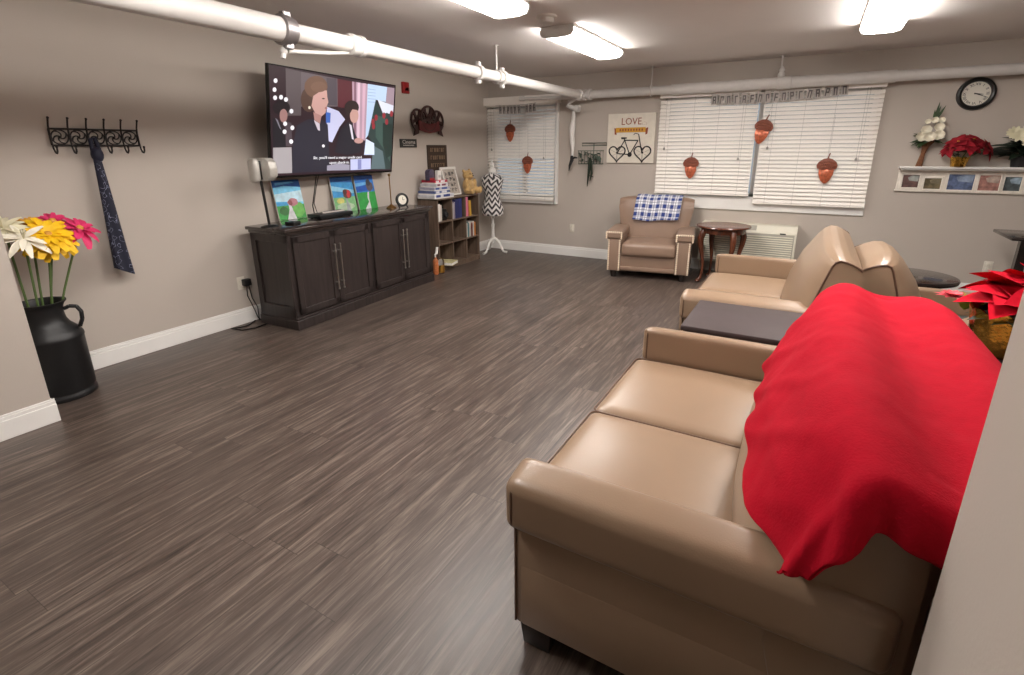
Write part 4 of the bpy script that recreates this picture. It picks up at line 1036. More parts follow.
for a, b in (((-.17, .12), (-.075, .285)), ((-.075, .285), (.1, .28)), ((.1, .28), (0, .105)), ((0, .105), (-.075, .285)), ((-.17, .12), (0, .105)), ((.12, .29), (.16, .12)), ((.12, .29), (.105, .355)), ((-.075, .285), (-.085, .305))): tube(bm, [(a[0], Yb, a[1]), (b[0], Yb, b[1])], .007, 6)
tube(bm, [(.105, Yb, .355), (.06, Yb, .37), (.04, Yb, .35)], .0045, 6); tube(bm, [(-.12, Yb, .31), (-.05, Yb, .312)], [.012, .008], 8); ball(bm, (0, Yb, .105), (.03, .005, .03), 12)
part('bicycle', bm, M['ink'], t, 'black bicycle with heart shaped wheels')
# wire rack
t = thing('wire_rack', (-2.62, BY, 1.28), 'green grey wire wall basket between the streamer and the bicycle sign', 'wire basket')
bm = BM()
for z, d in ((.19, .12), (.02, .1)): tube(bm, [(-.17, -.004, z), (-.17, -d, z), (.15, -d, z), (.15, -.004, z)], .005, 6, True)
for k in range(8):
    x = -.165+k*.044; tube(bm, [(x, -.004, .19), (x, -.004, .02), (x, -.1, .02), (x, -.12, .19)], .003, 5)
part('basket', bm, M['wire_green'], t)
bm = BM(); random.seed(31)
for k in range(34): leaf(bm, (random.uniform(-.15, .13), -random.uniform(.02, .09), random.uniform(.04, .16)), (random.uniform(-1, 1), random.uniform(-.6, .2), random.uniform(-.6, 1)), (0, -.5, 1), random.uniform(.05, .09), .03, .2, .25)
part('greenery', bm, M['wire_green'], t, 'dull green leaves filling the basket', smooth=60)
bm = BM(); tube(bm, [(-.16, -.006, .29), (.20, -.05, .29), (.20, -.01, .26), (-.16, -.006, .255)], .006, 6, True); tube(bm, [(.01, -.006, .29), (.01, -.006, .02)], .006, 6); part('top_bar', bm, M['wire_green'], t)
bm = BM(); tube(bm, [(.0, -.11, .1), (-.01, -.1, -.05), (-.03, -.08, -.17), (-.05, -.05, -.28)], [.02, .022, .012, .004], 8); tube(bm, [(.02, -.1, .06), (.025, -.09, -.1), (.0, -.08, -.2)], [.012, .016, .006], 8); tube(bm, [(-.02, -.09, -.13), (.05, -.09, -.15)], .006, 6)
part('dried_stems', bm, M['leaf_dark'], t, 'dark dried stems hanging from the basket')
# letter banners
def letter_banner(x0, x1, z0, z1, n, y, label, cards=True, seed=1, gap=()):
    random.seed(seed)
    t = thing('letter_banner', ((x0+x1)/2, y, min(z0, z1)), label, 'banner')
    L = x1-x0; bm = BM(); sag = .02
    tube(bm, [(-L/2+L*k/12, 0, z0-min(z0, z1)+(z1-z0)*k/12+.03-sag*math.sin(PI*k/12)) for k in range(13)], .002, 5); part('string', bm, M['cord'], t)
    for k in range(n):
        if k in gap: continue
        u = (k+.5)/n; x = -L/2+L*u; z = z0-min(z0, z1)+(z1-z0)*u-sag*math.sin(PI*u)-.07
        w = L/n*.8; h = .11 if cards else .12; a = random.uniform(-.12, .12)
        mt = Matrix.Translation((x, -.002, z)) @ Matrix.Rotation(a, 4, 'Y')
        bm = BM(); box(bm, (-w/2, -.001, -h/2+.045), (w/2, .001, h/2+.045), rot=mt); c = part('letter_card', bm, M['paper_grey'], t, smooth=0)
        bm = BM(); s = w*.55
        box(bm, (-s/2, -.0022, -.0), (-s/2+w*.18, -.001, .08), rot=mt)
        if random.random() < .7: box(bm, (s/2-w*.18, -.0022, random.choice((0, .03))), (s/2, -.001, .08), rot=mt)
        box(bm, (-s/2, -.0022, .065), (s/2, -.001, .08), rot=mt)
        if random.random() < .6: box(bm, (-s/2, -.0022, .03), (s/2, -.001, .045), rot=mt)
        part('letter_strokes', bm, M['ink_grey'], c, smooth=0)
letter_banner(-4.08, -3.42, 2.07, 2.08, 11, BY-.135, 'grey banner of dark letter shapes over the small window blind', seed=4, gap=(0, 7))
letter_banner(-1.15, .21, 2.06, 2.10, 17, BY-.105, 'garland of small grey letter cards along the top of the wide window', seed=9)
# acorns
def acorn_mesh():
    cap = BM()
    poly = [(-.075, -.0), (-.085, .03), (-.07, .06), (-.035, .085), (0, .092), (.035, .085), (.07, .06), (.085, .03), (.075, 0), (.03, -.012), (-.03, -.012)]
    prism(cap, poly, lambda u, v, w: (u, -.006+.012*w, v), bev=.003)
    for k in range(9):
        for j in range(3): ball(cap, (-.06+.015*k, -.006, .012+.024*j-abs(k-4)*.002), .008, 6)
    nut = BM()
    poly = [(-.062, -.005), (-.058, -.05), (-.035, -.1), (-.008, -.125), (.008, -.125), (.035, -.1), (.058, -.05), (.062, -.005)]
    prism(nut, poly, lambda u, v, w: (u, -.005+.010*w, v), bev=.003)
    ball(nut, (0, -.004, -.05), (.04, .008, .05), 12)
    stem = BM(); tube(stem, [(0, 0, .088), (.006, 0, .12), (.012, -.002, .135)], [.006, .005, .004], 8)
    cord = BM(); tube(cord, [(.0, .004, .09), (.004, .006, .2), (.002, .006, .45)], .0012, 4)
    return cap, nut, stem, cord
def acorn(x, z, label, tiltv=0, s=1):
    global AC0
    if AC0 is None:
        AC0 = thing('acorn_decoration', (x, BY-.10, z), label, 'acorn decoration', 'paper acorns hung in front of the blinds')
        c, n, s_, k = acorn_mesh()
        part('cap', c, M['acorn_cap'], AC0); part('nut', n, M['acorn_nut'], AC0, 'shiny copper nut'); part('stem', s_, M['acorn_cap'], AC0); part('hanging_thread', k, M['cord'], AC0)
        r = AC0
    else: r = dup(AC0, (x, BY-.10, z), label=label)
    r.rotation_euler = (0, tiltv, 0); r.scale = (s*1.12, s, s*1.18)
AC0 = None
acorn(-1.31, 1.285, 'brown acorn cutout on the left blind of the wide window')
acorn(.12, 1.27, 'brown acorn cutout on the right blind of the wide window, nearest the wall', s=1.05)
acorn(-.56, 1.69, 'tilted brown acorn cutout over the gap between the two wide window blinds', .22, 1.05)
acorn(-3.86, 1.74, 'brown acorn cutout on the small window blind under the letter banner', s=.95)
acorn(-3.575, 1.30, 'brown acorn cutout low on the small window blind', s=.95)

# wall clock
t = thing('wall_clock', (1.25, BY, 1.98), 'round black rimmed wall clock above the photo shelf', 'clock')
RX90 = Matrix.Rotation(PI/2, 4, 'X')
bm = BM(); tt = bmesh.new(); lathe(tt, [(.148, 0), (.15, .015), (.142, .034), (.128, .04), (.115, .034), (.108, .018), (.108, .0)], n=48); merge(bm, tt, 0, RX90); part('rim', bm, M['black'], t)
bm = BM(); tt = bmesh.new(); lathe(tt, [(.11, .0), (.11, .012), (.001, .012)], n=48); merge(bm, tt, 0, RX90); part('dial', bm, M['clockface'], t)
bm = BM()
for k, s_ in enumerate(('XII', 'I', 'II', 'III', 'IIII', 'V', 'VI', 'VII', 'VIII', 'IX', 'X', 'XI')):
    a = PI/2-k*PI/6
    text_bm(bm, s_, .034, XZ(.085*math.cos(a), .085*math.sin(a), -.0125) @ Matrix.Rotation(a-PI/2, 4, 'Z'), .001)
part('numerals', bm, M['ink'], t)
bm = BM()
for ang, L, w in ((PI/2-math.radians(98), .055, .006), (PI/2-math.radians(112), .085, .0045)):
    d = V((math.cos(ang), 0, math.sin(ang))); tube(bm, [d*-.015+V((0, -.015, 0)), d*L+V((0, -.015, 0))], [w, w*.4], 6)
part('hands', bm, M['ink'], t)

# photo shelf
SX0, SX1 = .765, 2.01
t = thing('photo_shelf', (1.385, BY, 1.05), 'white ledge shelf with a row of small photo openings on the back wall', 'shelf')
bm = BM(); box(bm, (SX0, BY-.135, 1.285), (SX1, BY, 1.305), .003, 1); box(bm, (SX0+.02, BY-.11, 1.268), (SX1-.02, BY, 1.285), .004, 1); part('ledge', bm, M['white_trim'], t, world=True)
bm = BM(); box(bm, (SX0+.01, BY-.02, 1.06), (SX1-.01, BY-.001, 1.268), .002, 1); box(bm, (SX0, BY-.028, 1.05), (SX1, BY-.001, 1.07), .003, 1)
part('frame_board', bm, M['frame_white'], t, world=True)
photos = [(.887, .135, .125, 1.155, (98, 74, 70), (150, 152, 148)), (1.07, .135, .105, 1.135, (104, 94, 70), (128, 118, 96)), (1.29, .20, .15, 1.155, (92, 106, 138), (140, 154, 176)), (1.507, .155, .145, 1.152, (168, 122, 112), (180, 162, 150)), (1.678, .12, .13, 1.147, (86, 94, 96), (152, 170, 184)), (1.86, .15, .14, 1.15, (120, 110, 96), (160, 152, 136))]
for x, w, h, zc, c1, c2 in photos:
    bm = BM()
    for a, b in (((-w/2-.022, -h/2-.022), (-w/2, h/2+.022)), ((w/2, -h/2-.022), (w/2+.022, h/2+.022)), ((-w/2, -h/2-.022), (w/2, -h/2)), ((-w/2, h/2), (w/2, h/2+.022))):
        box(bm, (x+a[0], BY-.032, zc+a[1]), (x+b[0], BY-.019, zc+b[1]), .003, 1)
    fr = part('photo_frame', bm, M['frame_white'], t, world=True)
    bm = BM(); cm = [mat('photo_a_%d_%d_%d' % c1, c1, .3, var=.5, scale=22), mat('photo_b_%d_%d_%d' % c2, c2, .3, var=.35, scale=26)]
    box(bm, (x-w/2, BY-.022, zc-h/2), (x+w/2, BY-.0205, zc+h/2))
    prism(bm, [(x-w*.1, zc+h*.05), (x+w*.45, zc-h*.02), (x+w*.48, zc+h*.45), (x+w*.05, zc+h*.46), (x-w*.2, zc+h*.3)], lambda u, v, w_: (u, BY-.0222-.0006*w_, v), 1)
    ph = part('photograph', bm, cm, fr, smooth=0, world=True)

# things on the shelf
SZ = 1.305
def vase_arrangement():
    t = thing('flower_arrangement', (.945, BY-.075, SZ), 'white rose arrangement in a slim brown twig vase on the shelf', 'flower arrangement')
    bm = BM(); random.seed(2)
    for k in range(14):
        a = k*2*PI/14; tube(bm, [(.024*math.cos(a)-.025, .02*math.sin(a), 0), (.013*math.cos(a)-.012, .013*math.sin(a), .12), (.022*math.cos(a)-.002, .02*math.sin(a), .19), (.075*math.cos(a)+.0, .05*math.sin(a), .265)], .0055, 6)
    part('twig_vase', bm, M['wicker'], t)
    bm = BM()
    for k in range(22):
        a = random.uniform(0, 2*PI); leaf(bm, (.0, -.01, .25), (math.cos(a)*.9, math.sin(a)*.45-.1, random.uniform(-.6, .5)), (0, -.4, 1), random.uniform(.10, .15), .05, .2, .3)
    for k in range(7):
        a = random.uniform(-.35, .5); leaf(bm, (.02, 0, .42), (math.sin(a), -.1, 1), (0, -1, 0), random.uniform(.10, .2), .022, .15, .3)
    part('foliage', bm, M['leaf'], t, smooth=60)
    for (x, y, z, r) in ((-.055, -.05, .29, .075), (.07, -.05, .30, .07), (.0, -.075, .285, .07), (-.035, -.05, .35, .065), (.065, -.04, .375, .06), (.02, -.04, .44, .045), (.075, -.03, .44, .04), (-.03, -.02, .43, .036)):
        bm = BM()
        for ring, (n, rr, tl) in enumerate(((7, 1, .1), (6, .8, .6), (5, .55, 1.3))):
            for k in range(n):
                a = k*2*PI/n+ring*.5; leaf(bm, (x, y, z), (math.cos(a), -.35, math.sin(a)*.8+tl*.25), (0, -1, .3), r*rr*.82, r*.8, -.3, .25, 6, tip=.86)
        part('rose', bm, M['petal_white'], t, smooth=60)
vase_arrangement()
def poinsettia(loc, s, label, pot_r, pot_h, group, seed, big=1.0, pot_mat='gold_foil', bract='bract', heads=None):
    t = thing('potted_poinsettia', loc, label, 'poinsettia', group); random.seed(seed)
    bm = BM(); n = 40; pr = [(pot_r*.72, 0), (pot_r*.75, .003), (pot_r*.86, pot_h*.5), (pot_r*.97, pot_h*.95), (pot_r*1.05, pot_h*1.08), (pot_r*.95, pot_h*1.06), (pot_r*.86, pot_h*.9), (.001, pot_h*.88)]
    rings = []
    for r, z in pr: rings.append([bm.verts.new((r*(1+.035*math.sin(11*a)+.03*math.sin(5*a+z*40))*math.cos(a), r*(1+.035*math.sin(11*a)+.03*math.sin(5*a+z*40))*math.sin(a), z*(1+(.05*math.sin(9*a) if z > pot_h else 0)))) for a in [k*2*PI/n for k in range(n)]])
    for a, b in zip(rings, rings[1:]):
        for k in range(n): bm.faces.new((a[k], a[(k+1) % n], b[(k+1) % n], b[k]))
    bm.faces.new(list(reversed(rings[0]))); bm.faces.new(rings[-1])
    part('foil_pot', bm, M[pot_mat], t, 'crinkled gold foil pot' if pot_mat == 'gold_foil' else None, smooth=50)
    bm = BM(); bm2 = BM()
    for (x, y, z, k_) in heads:
        tube(bm, [(x*.2, y*.2, pot_h*.85), (x*.7, y*.7, (pot_h+z)*.5), (x, y, z)], .004*s, 6)
        for k in range(7):
            a = k*2*PI/7+random.uniform(-.3, .3); leaf(bm2, (x*.8, y*.8, z-.05*s), (math.cos(a), math.sin(a), .05), (0, 0, 1), .11*s*k_, .06*s*k_, .2, .2)
    part('stems', bm, M['stem'], t)
    part('leaves', bm2, M['leaf_dark'], t, smooth=60)
    for (x, y, z, k_) in heads:
        bm = BM(); out = V((x, y, .12*s+.0)).normalized()
        q = out.to_track_quat('Z', 'Y').to_matrix()
        for ring, (nn, L, tl) in enumerate(((7, .15, -.02), (6, .12, .3), (5, .07, .7))):
            for k in range(nn):
                a = k*2*PI/nn+ring*.4+random.uniform(-.15, .15)
                d = q @ V((math.cos(a), math.sin(a), tl)); leaf(bm, (x, y, z), d, q @ V((0, 0, 1)), L*s*k_*random.uniform(.85, 1.1), .085*s*k_*(1 if ring < 2 else .7), .22, .22, 6)
        part('red_bracts', bm, M[bract], t, smooth=60)
        bm = BM()
        for k in range(6): ball(bm, (x+.008*s*math.cos(k), y+.008*s*math.sin(k), z+.012*s), .006*s, 6)
        part('flower_centre', bm, M['mustard'], t)
    return t
poinsettia((1.225, BY-.10, SZ), .95, 'small red poinsettia in a gold foil pot on the white shelf', .075, .085, None, 8, bract='bract_dark',
           heads=[(-.05, -.07, .23, .95), (.04, -.09, .20, .95), (.06, -.06, .25, .85), (-.10, -.06, .17, .8), (.17, -.07, .18, .95)])
# cream flower pot at the right of the shelf
t = thing('potted_flowers', (1.67, BY-.075, SZ), 'cream flowers with dark leaves in a black pot at the right of the shelf', 'potted flowers'); random.seed(4)
bm = BM(); lathe(bm, [(.05, 0), (.055, .005), (.066, .09), (.07, .1), (.06, .1), (.055, .085), (.001, .085)], n=24); part('pot', bm, M['black_matte'], t)
bm = BM()
for k in range(46):
    a = random.uniform(0, 2*PI); leaf(bm, (.0, -.01, .10+random.uniform(0, .12)), (math.cos(a), math.sin(a)*.28-.24, random.uniform(-.1, .9)), (0, -.3, 1), random.uniform(.12, .19), .07, .25, .25)
for k in range(8): leaf(bm, (-.04, -.02, .09+.012*k), (-1, -.15, random.uniform(-.05, .35)), (0, -.3, 1), random.uniform(.18, .27), .075, .25, .25)
part('leaves', bm, M['leaf_dark'], t, smooth=60)
for x, y, z in ((-.06, -.07, .28), (.05, -.07, .26), (.0, -.05, .33), (-.10, -.05, .31), (.10, -.05, .30), (.02, -.09, .22)):
    bm = BM()
    for k in range(10):
        a = k*2*PI/10; leaf(bm, (x, y, z), (math.cos(a), -.4, math.sin(a)*.7+.2), (0, -1, .4), .062, .036, .15, .2, 5, tip=.9)
    part('cream_flower', bm, M['petal_cream'], t, smooth=60)

# air conditioner
AX0, AX1, AYF = -1.10, -.062, 6.52
t = thing('air_conditioner', (-.58, BY, .16), 'ivory through-wall air conditioner with louvred front under the wide window', 'air conditioner')
bm = BM(); prism(bm, [(BY, .16), (BY, .632), (AYF+.07, .632), (AYF, .56), (AYF, .18), (AYF+.02, .16)], lambda u, v, w: (AX0+(AX1-AX0)*w, u, v), bev=.006); part('cabinet', bm, M['ac'], t, world=True)
for k in range(13):
    bm = BM(); z = .20+k*.0255; box(bm, (AX0+.03, AYF-.012, z), (AX1-.03, AYF+.004, z+.013), .003, 1); part('louvre', bm, M['ac'], t, world=True)
bm = BM(); box(bm, (AX0+.02, AYF-.004, .185), (AX1-.02, AYF+.002, .545)); part('intake_recess', bm, M['ac_dark'], t, world=True)
sl = math.atan2(.07, .072)
bm = BM()
def topbox(x0, x1, a, b, h): # on the slanted top face, a..b from the front edge upward
    for (q0, q1) in ((a, b),):
        p = [(AYF+.07*q0, .56+.072*q0), (AYF+.07*q1, .56+.072*q1)]
        nrm = V((0, -.072, .07)).normalized()*h
        prism(bm, [p[0], p[1], (p[1][0]+nrm.y, p[1][1]+nrm.z), (p[0][0]+nrm.y, p[0][1]+nrm.z)], lambda u, v, w: (x0+(x1-x0)*w, u, v))
topbox(AX0+.06, AX1-.42, .2, .9, .003); part('air_outlet', bm, M['ac_dark'], t, world=True)
bm = BM(); topbox(AX1-.38, AX1-.23, .15, .85, .004); topbox(AX1-.2, AX1-.03, .15, .85, .004); part('control_panel', bm, M['ac'], t, world=True)
bm = BM(); box(bm, (AX1-.17, AYF-.003, .545), (AX1-.11, AYF, .56)); part('badge', bm, M['ink'], t, world=True)

# ------------------------------------------------------------------ armchair by the window, throw, side table
CH = math.radians(-5)                  # turned slightly
t = thing('armchair', (-1.61, 6.25, 0), 'taupe leather armchair with studded arm fronts under the window', 'armchair', rz=math.radians(9))
t.scale = (1.07, 1.0, .98)
# local: front is -y; width .92; depth .84
bm = BM(); box(bm, (-.43, -.36, .085), (.43, .36, .30), .015, 2); part('base', bm, M['leather2'], t)
bm = BM(); box(bm, (-.295, -.385, .10), (.295, -.355, .145), .008, 2); part('front_rail', bm, M['leather2'], t)
bm = BM(); cushion(bm, (-.292, -.40, .28), (.292, .2, .43), .035, (.0, .012, .02), 12); part('seat_cushion', bm, M['leather2'], t)
bm = BM()
def bk(u, v):
    # front->top->rear profile, u across
    pr = [(.10, .38), (.115, .5), (.14, .65), (.17, .8), (.2, .9), (.235, .935), (.3, .94), (.345, .90), (.36, .8), (.365, .5), (.365, .1)]
    k = v*(len(pr)-1); i = min(int(k), len(pr)-2); f = k-i
    y = pr[i][0]*(1-f)+pr[i+1][0]*f; z = pr[i][1]*(1-f)+pr[i+1][1]*f
    s = 2*u-1; e = 1-abs(s)**6
    y0 = .25+(y-.25)*(.80+.2*e); z0 = z-(1-e)*.03*(1 if z > .85 else 0)
    return (s*(.372+.048*min(1, max(0, (z-.5)/.3))), y0-.02*(1-s*s)*(1 if v < .5 else 0), z0)
g_ = grid(bm, bk, 20, 40)
for side in (g_[0], g_[-1]): bm.faces.new(side)
part('backrest', bm, M['leather2'], t, smooth=50)
for s in (-1, 1):
    bm = BM(); box(bm, (min(s*.295, s*.44), -.385, .085), (max(s*.295, s*.44), .30, .50), .015, 2)
    cushion(bm, (min(s*.28, s*.465), -.40, .475), (max(s*.28, s*.465), .26, .578), .028, (.004, .004, .008), 10)
    a = part('arm', bm, M['leather2'], t)
    bm = BM()
    for k in range(17):
        z = .10+k*.0225
        for xx in (s*.308, s*.428): ball(bm, (xx, -.388, z), (.0115, .006, .0115), 6)
    for k in range(8): ball(bm, (s*(.295+.022*k), -.403, .56), (.0115, .006, .0115), 6)
    for k in range(20): ball(bm, (s*.442, -.37+.03*k, .46), (.006, .0115, .0115), 6)
    for k in range(4):
        for xx in (s*.29, s*.455): ball(bm, (xx, -.403, .49+.022*k), (.0115, .006, .0115), 6)
    part('nailhead_trim', bm, M['studs'], a, 'rows of pale brass studs')
for sx in (-1, 1):
    for sy in (-1, 1):
        bm = BM(); tube(bm, [(sx*.37, sy*.32, 0), (sx*.375, sy*.325, .09)], [.028, .038], 12); part('foot', bm, M['dark_foot'], t)
# throw over the backrest
t = thing('throw_blanket', (-1.60, 6.40, .685), 'blue and white plaid throw over the back of the armchair', 'blanket', rz=math.radians(9))
t.scale = (1.07, 1, .98)
bm = BM()
def thr(u, v):
    # from rear hem over the top to the front hem
    pr = [(.235, -.05), (.232, .1), (.21, .215), (.15, .252), (.08, .248), (.035, .21), (.0, .11), (-.028, .0), (-.04, -.045)]
    k = v*(len(pr)-1); i = min(int(k), len(pr)-2); f = k-i
    y = pr[i][0]*(1-f)+pr[i+1][0]*f; z = pr[i][1]*(1-f)+pr[i+1][1]*f
    x = (u-.5)*.51
    w = .004*math.sin(u*23+v*3)
    return (x+.015*math.sin(v*4)-.01*v, y+w-.022, z+.006+.004*math.sin(u*13)-(.012*math.sin(u*5) if v > .9 else 0))
grid(bm, thr, 36, 40)
o = part('cloth', bm, M['plaid'], t, smooth=60); md = o.modifiers.new('thick', 'SOLIDIFY'); md.thickness = .008; md.offset = 1

t = thing('side_table', (-.80, 6.22, 0), 'round cherry wood side table with curved legs beside the armchair', 'side table')
t.scale = (1, 1, 1.09)
bm = BM(); lathe(bm, [(.001, .575), (.265, .575), (.285, .582), (.292, .592), (.285, .602), (.26, .606), (.001, .606)], n=48); part('top', bm, M['cherry'], t)
bm = BM(); lathe(bm, [(.16, .525), (.235, .525), (.24, .535), (.24, .575), (.16, .575)], n=40); part('apron', bm, M['cherry'], t)
for k in range(4):
    a = math.radians(215+90*k); c, s = math.cos(a), math.sin(a); bm = BM()
    tube(bm, [(r*c, r*s, z) for r, z in ((.215, .57), (.235, .53), (.255, .47), (.25, .40), (.225, .30), (.205, .2), (.205, .1), (.225, .04), (.25, .018))], [.03, .036, .036, .03, .022, .017, .015, .017, .022], 12)
    ball(bm, (.25*c, .25*s, .016), (.03, .03, .016), 10); part('leg', bm, M['cherry'], t)

# ------------------------------------------------------------------ loveseats
E_ = [(.12, .10), (.05, .40), (.062, .52), (.08, .62), (.118, .76), (.15, .868), (.163, .893), (.185, .903), (.215, .898), (.245, .886), (.282, .866), (.293, .855), (.298, .84), (.298, .10)]
M_ = [(.12, .10), (-.085, .40), (-.086, .52), (-.065, .62), (-.008, .765), (.07, .885), (.105, .925), (.145, .948), (.185, .948), (.228, .928), (.274, .892), (.288, .876), (.298, .85), (.298, .10)]
def bulge(s):          # s in -1..1 along the length
    return max(0, 1-abs(s)**3.2)**.75
def back_profile(s):
    w = bulge(s); return [(a[0]*(1-w)+b[0]*w, a[1]*(1-w)+b[1]*w) for a, b in zip(E_, M_)]
def resample(pts, n):
    d = [0]
    for a, b in zip(pts, pts[1:]): d.append(d[-1]+math.hypot(b[0]-a[0], b[1]-a[1]))
    out = []; j = 0
    for k in range(n+1):
        t_ = d[-1]*k/n
        while j < len(pts)-2 and d[j+1] < t_: j += 1
        f = (t_-d[j])/max(1e-9, d[j+1]-d[j]); out.append((pts[j][0]*(1-f)+pts[j+1][0]*f, pts[j][1]*(1-f)+pts[j+1][1]*f))
    return out
def sofa(loc, L, n, label, cat, name, group, rz=0):
    """local x keeps world offsets with the seat front at -.635 and the rear plane at .325; y runs along the sofa"""
    t = thing(name, loc, label, cat, group, rz); h = L/2; X = lambda x: x
    bm = BM(); box(bm, (-.60, -h+.03, .085), (.27, h-.03, .31), .01, 2); part('base', bm, M['leather'], t)
    bm = BM(); box(bm, (-.58, -h+.05, .07), (.27, h-.05, .086)); part('dust_cover', bm, M['dust'], t)
    aw = .125; y0, y1 = -h+aw+.002, h-aw-.002; cw_ = (y1-y0)/n
    for k in range(n):
        bm = BM(); a, b = y0+k*cw_+.002, y0+(k+1)*cw_-.002
        cushion(bm, (-.655, a, .315), (.0, b, .47), .03, (.008, .0, .022), 16); c = part('seat_cushion', bm, M['leather'], t, smooth=60)
        bm = BM()
        for z in (.462, .323):
            r = .028; loop = []
            for (cx, cy, a0) in ((-.655+r, a+r, PI), (.0-r, a+r, 1.5*PI), (.0-r, b-r, 0), (-.655+r, b-r, PI/2)):
                loop += [(cx+(r+.002)*math.cos(a0+q*PI/8), cy+(r+.001)*math.sin(a0+q*PI/8), z) for q in range(5)]
            tube(bm, loop, .0042, 6, True)
        part('welt', bm, M['welt_light'], c, 'darker welt along the cushion edge')
    for s in (-1, 1):
        bm = BM(); box(bm, (-.615, min(s*(h-.033), s*(h-aw+.005)), .085), (.274, max(s*(h-.033), s*(h-aw+.005)), .47), .008, 2)
        a_ = part('arm', bm, M['leather'], t)
        bm = BM(); cushion(bm, (-.637, min(s*h, s*(h-aw)), .448), (.278, max(s*h, s*(h-aw)), .634), .03, (.002, .003, .005), 16)
        for v_ in bm.verts:
            if v_.co.z > .56: v_.co.z -= .03*max(0, (abs(v_.co.y)-(h-aw))/aw)*min(1, (v_.co.z-.56)/.05)
        pd = part('arm_pad', bm, M['leather'], a_, smooth=60)
        # welt around the pad front
        bm = BM(); ya, yb = s*(h-.004), s*(h-aw+.004); ym = (ya+yb)/2; r = .03; loop = []
        hw = abs(ya-yb)/2
        for (dy, dz, a0) in ((hw-r, .622-r, 0), (-hw+r, .622-r, PI/2), (-hw+r, .455+r, PI), (hw-r, .455+r, 1.5*PI)):
            loop += [(-.612, ym+dy+(r+.002)*math.cos(a0+q*PI/8), dz+(r+.002)*math.sin(a0+q*PI/8)) for q in range(5)]
        tube(bm, loop, .004, 6, True)
        for v_ in bm.verts:
            if v_.co.z > .56: v_.co.z -= .03*max(0, (abs(v_.co.y)-(h-aw))/aw)*min(1, (v_.co.z-.56)/.05)
        part('arm_welt', bm, M['welt_light'], a_)
        bm = BM()
        tube(bm, [(-.615, s*(h-.033), .09), (-.615, s*(h-.033), .45)], .004, 6); part('panel_welt', bm, M['welt_light'], a_)
    bm = BM(); N = 44; he = h-.028
    def pr(u, v):
        s = 2*u-1; p = back_profile(s); k = v*(len(p)-1); i = min(int(k), len(p)-2); f = k-i
        return (p[i][0]*(1-f)+p[i+1][0]*f, s*he, p[i][1]*(1-f)+p[i+1][1]*f)
    g = grid(bm, pr, N, (len(E_)-1)*4)
    for side in (g[0], g[-1]): bm.faces.new(side)
    bk_ = part('backrest', bm, M['leather'], t, smooth=50)
    for s in (-1, 1):
        bm = BM(); tube(bm, [(x, s*he, z) for x, z in E_[3:-2]], .0055, 8); part('end_welt', bm, M['welt'], bk_, 'dark brown welt around the end of the back')
    for sx in (-.55, .24):
        for sy in (-1, 1):
            bm = BM(); prism(bm, [(-.045, 0), (.045, 0), (.052, .088), (-.052, .088)], lambda u, v, w: (sx+u, sy*(h-.085)+(w-.5)*(.08+.2*v), v), bev=.004); part('foot', bm, M['dark_foot'], t)
    return t
S1 = sofa((0, 1.80, 0), 1.51, 2, 'tan leather loveseat nearest the camera, red blanket over its back', 'loveseat', 'loveseat', 'matching tan leather loveseats')
S2 = dup(S1, (.012, 3.97, 0), 0, 'tan leather loveseat facing left in front of the air conditioner')
S3 = dup(S1, (.626, 1.925, 0), PI, 'tan leather loveseat facing right, its back hidden under the red blanket')
A2 = sofa((.612, 3.84, 0), .86, 1, 'tan leather armchair facing right, back to back with the far loveseat', 'armchair', 'armchair', None, PI)

S3.scale = (1, 1, .97); A2.scale = (1, 1, .96)
# end tables
def end_table(loc, sx, sy, h, label, group):
    t = thing('end_table', loc, label, 'end table', group)
    bm = BM(); box(bm, (-sx/2, -sy/2, h-.03), (sx/2, sy/2, h), .008, 2); part('top', bm, M['tabletop'], t)
    bm = BM(); box(bm, (-sx/2+.008, -sy/2+.008, h-.055), (sx/2-.008, sy/2-.008, h-.03), .01, 2); part('moulding', bm, M['table_edge'], t)
    bm = BM(); box(bm, (-sx/2+.04, -sy/2+.04, h-.14), (sx/2-.04, sy/2-.04, h-.055), .003, 1); part('apron', bm, M['table_edge'], t)
    for a in (-1, 1):
        for b in (-1, 1):
            bm = BM(); cx, cy = a*(sx/2-.06), b*(sy/2-.06); prism(bm, [(-.022, 0), (.022, 0), (.028, h-.06), (-.028, h-.06)], lambda u, v, w: (cx+u, cy+(w-.5)*(.044+.02*v), v), bev=.003); part('leg', bm, M['table_edge'], t)
    bm = BM(); box(bm, (-sx/2+.05, -sy/2+.05, .16), (sx/2-.05, sy/2-.05, .18), .003, 1); part('lower_shelf', bm, M['table_edge'], t)
    return t
T1 = end_table((-.175, 2.925, 0), .65, .54, .60, 'dark wood end table between the two loveseats that face left', 'dark end tables')
dup(T1, (.875, 2.965, 0), 0, 'dark wood end table under the large poinsettia')
# round black table beyond, and tall table at the right edge
def round_table(loc, r, h, label, name):
    t = thing(name, loc, label, 'table')
    bm = BM(); lathe(bm, [(.001, h-.04), (r-.03, h-.04), (r-.005, h-.03), (r, h-.015), (r-.006, h-.002), (r-.02, h), (.001, h)], n=56); part('top', bm, M['black_lacquer'], t)
    bm = BM(); lathe(bm, [(.06, h-.04), (.05, h-.1), (.036, h-.14), (.04, h*.5), (.05, .14), (.07, .1), (.001, .1)], n=24); part('pedestal', bm, M['black_lacquer'], t)
    for k in range(4):
        a = PI/4+k*PI/2; bm = BM(); tube(bm, [(q*math.cos(a)*r, q*math.sin(a)*r, z) for q, z in ((.1, .15), (.4, .12), (.7, .05), (.88, .02))], [.03, .028, .022, .02], 10); part('leg', bm, M['black_lacquer'], t)
    return t
round_table((.72, 4.60, 0), .285, .60, 'low round black table behind the right-facing armchair', 'round_table')
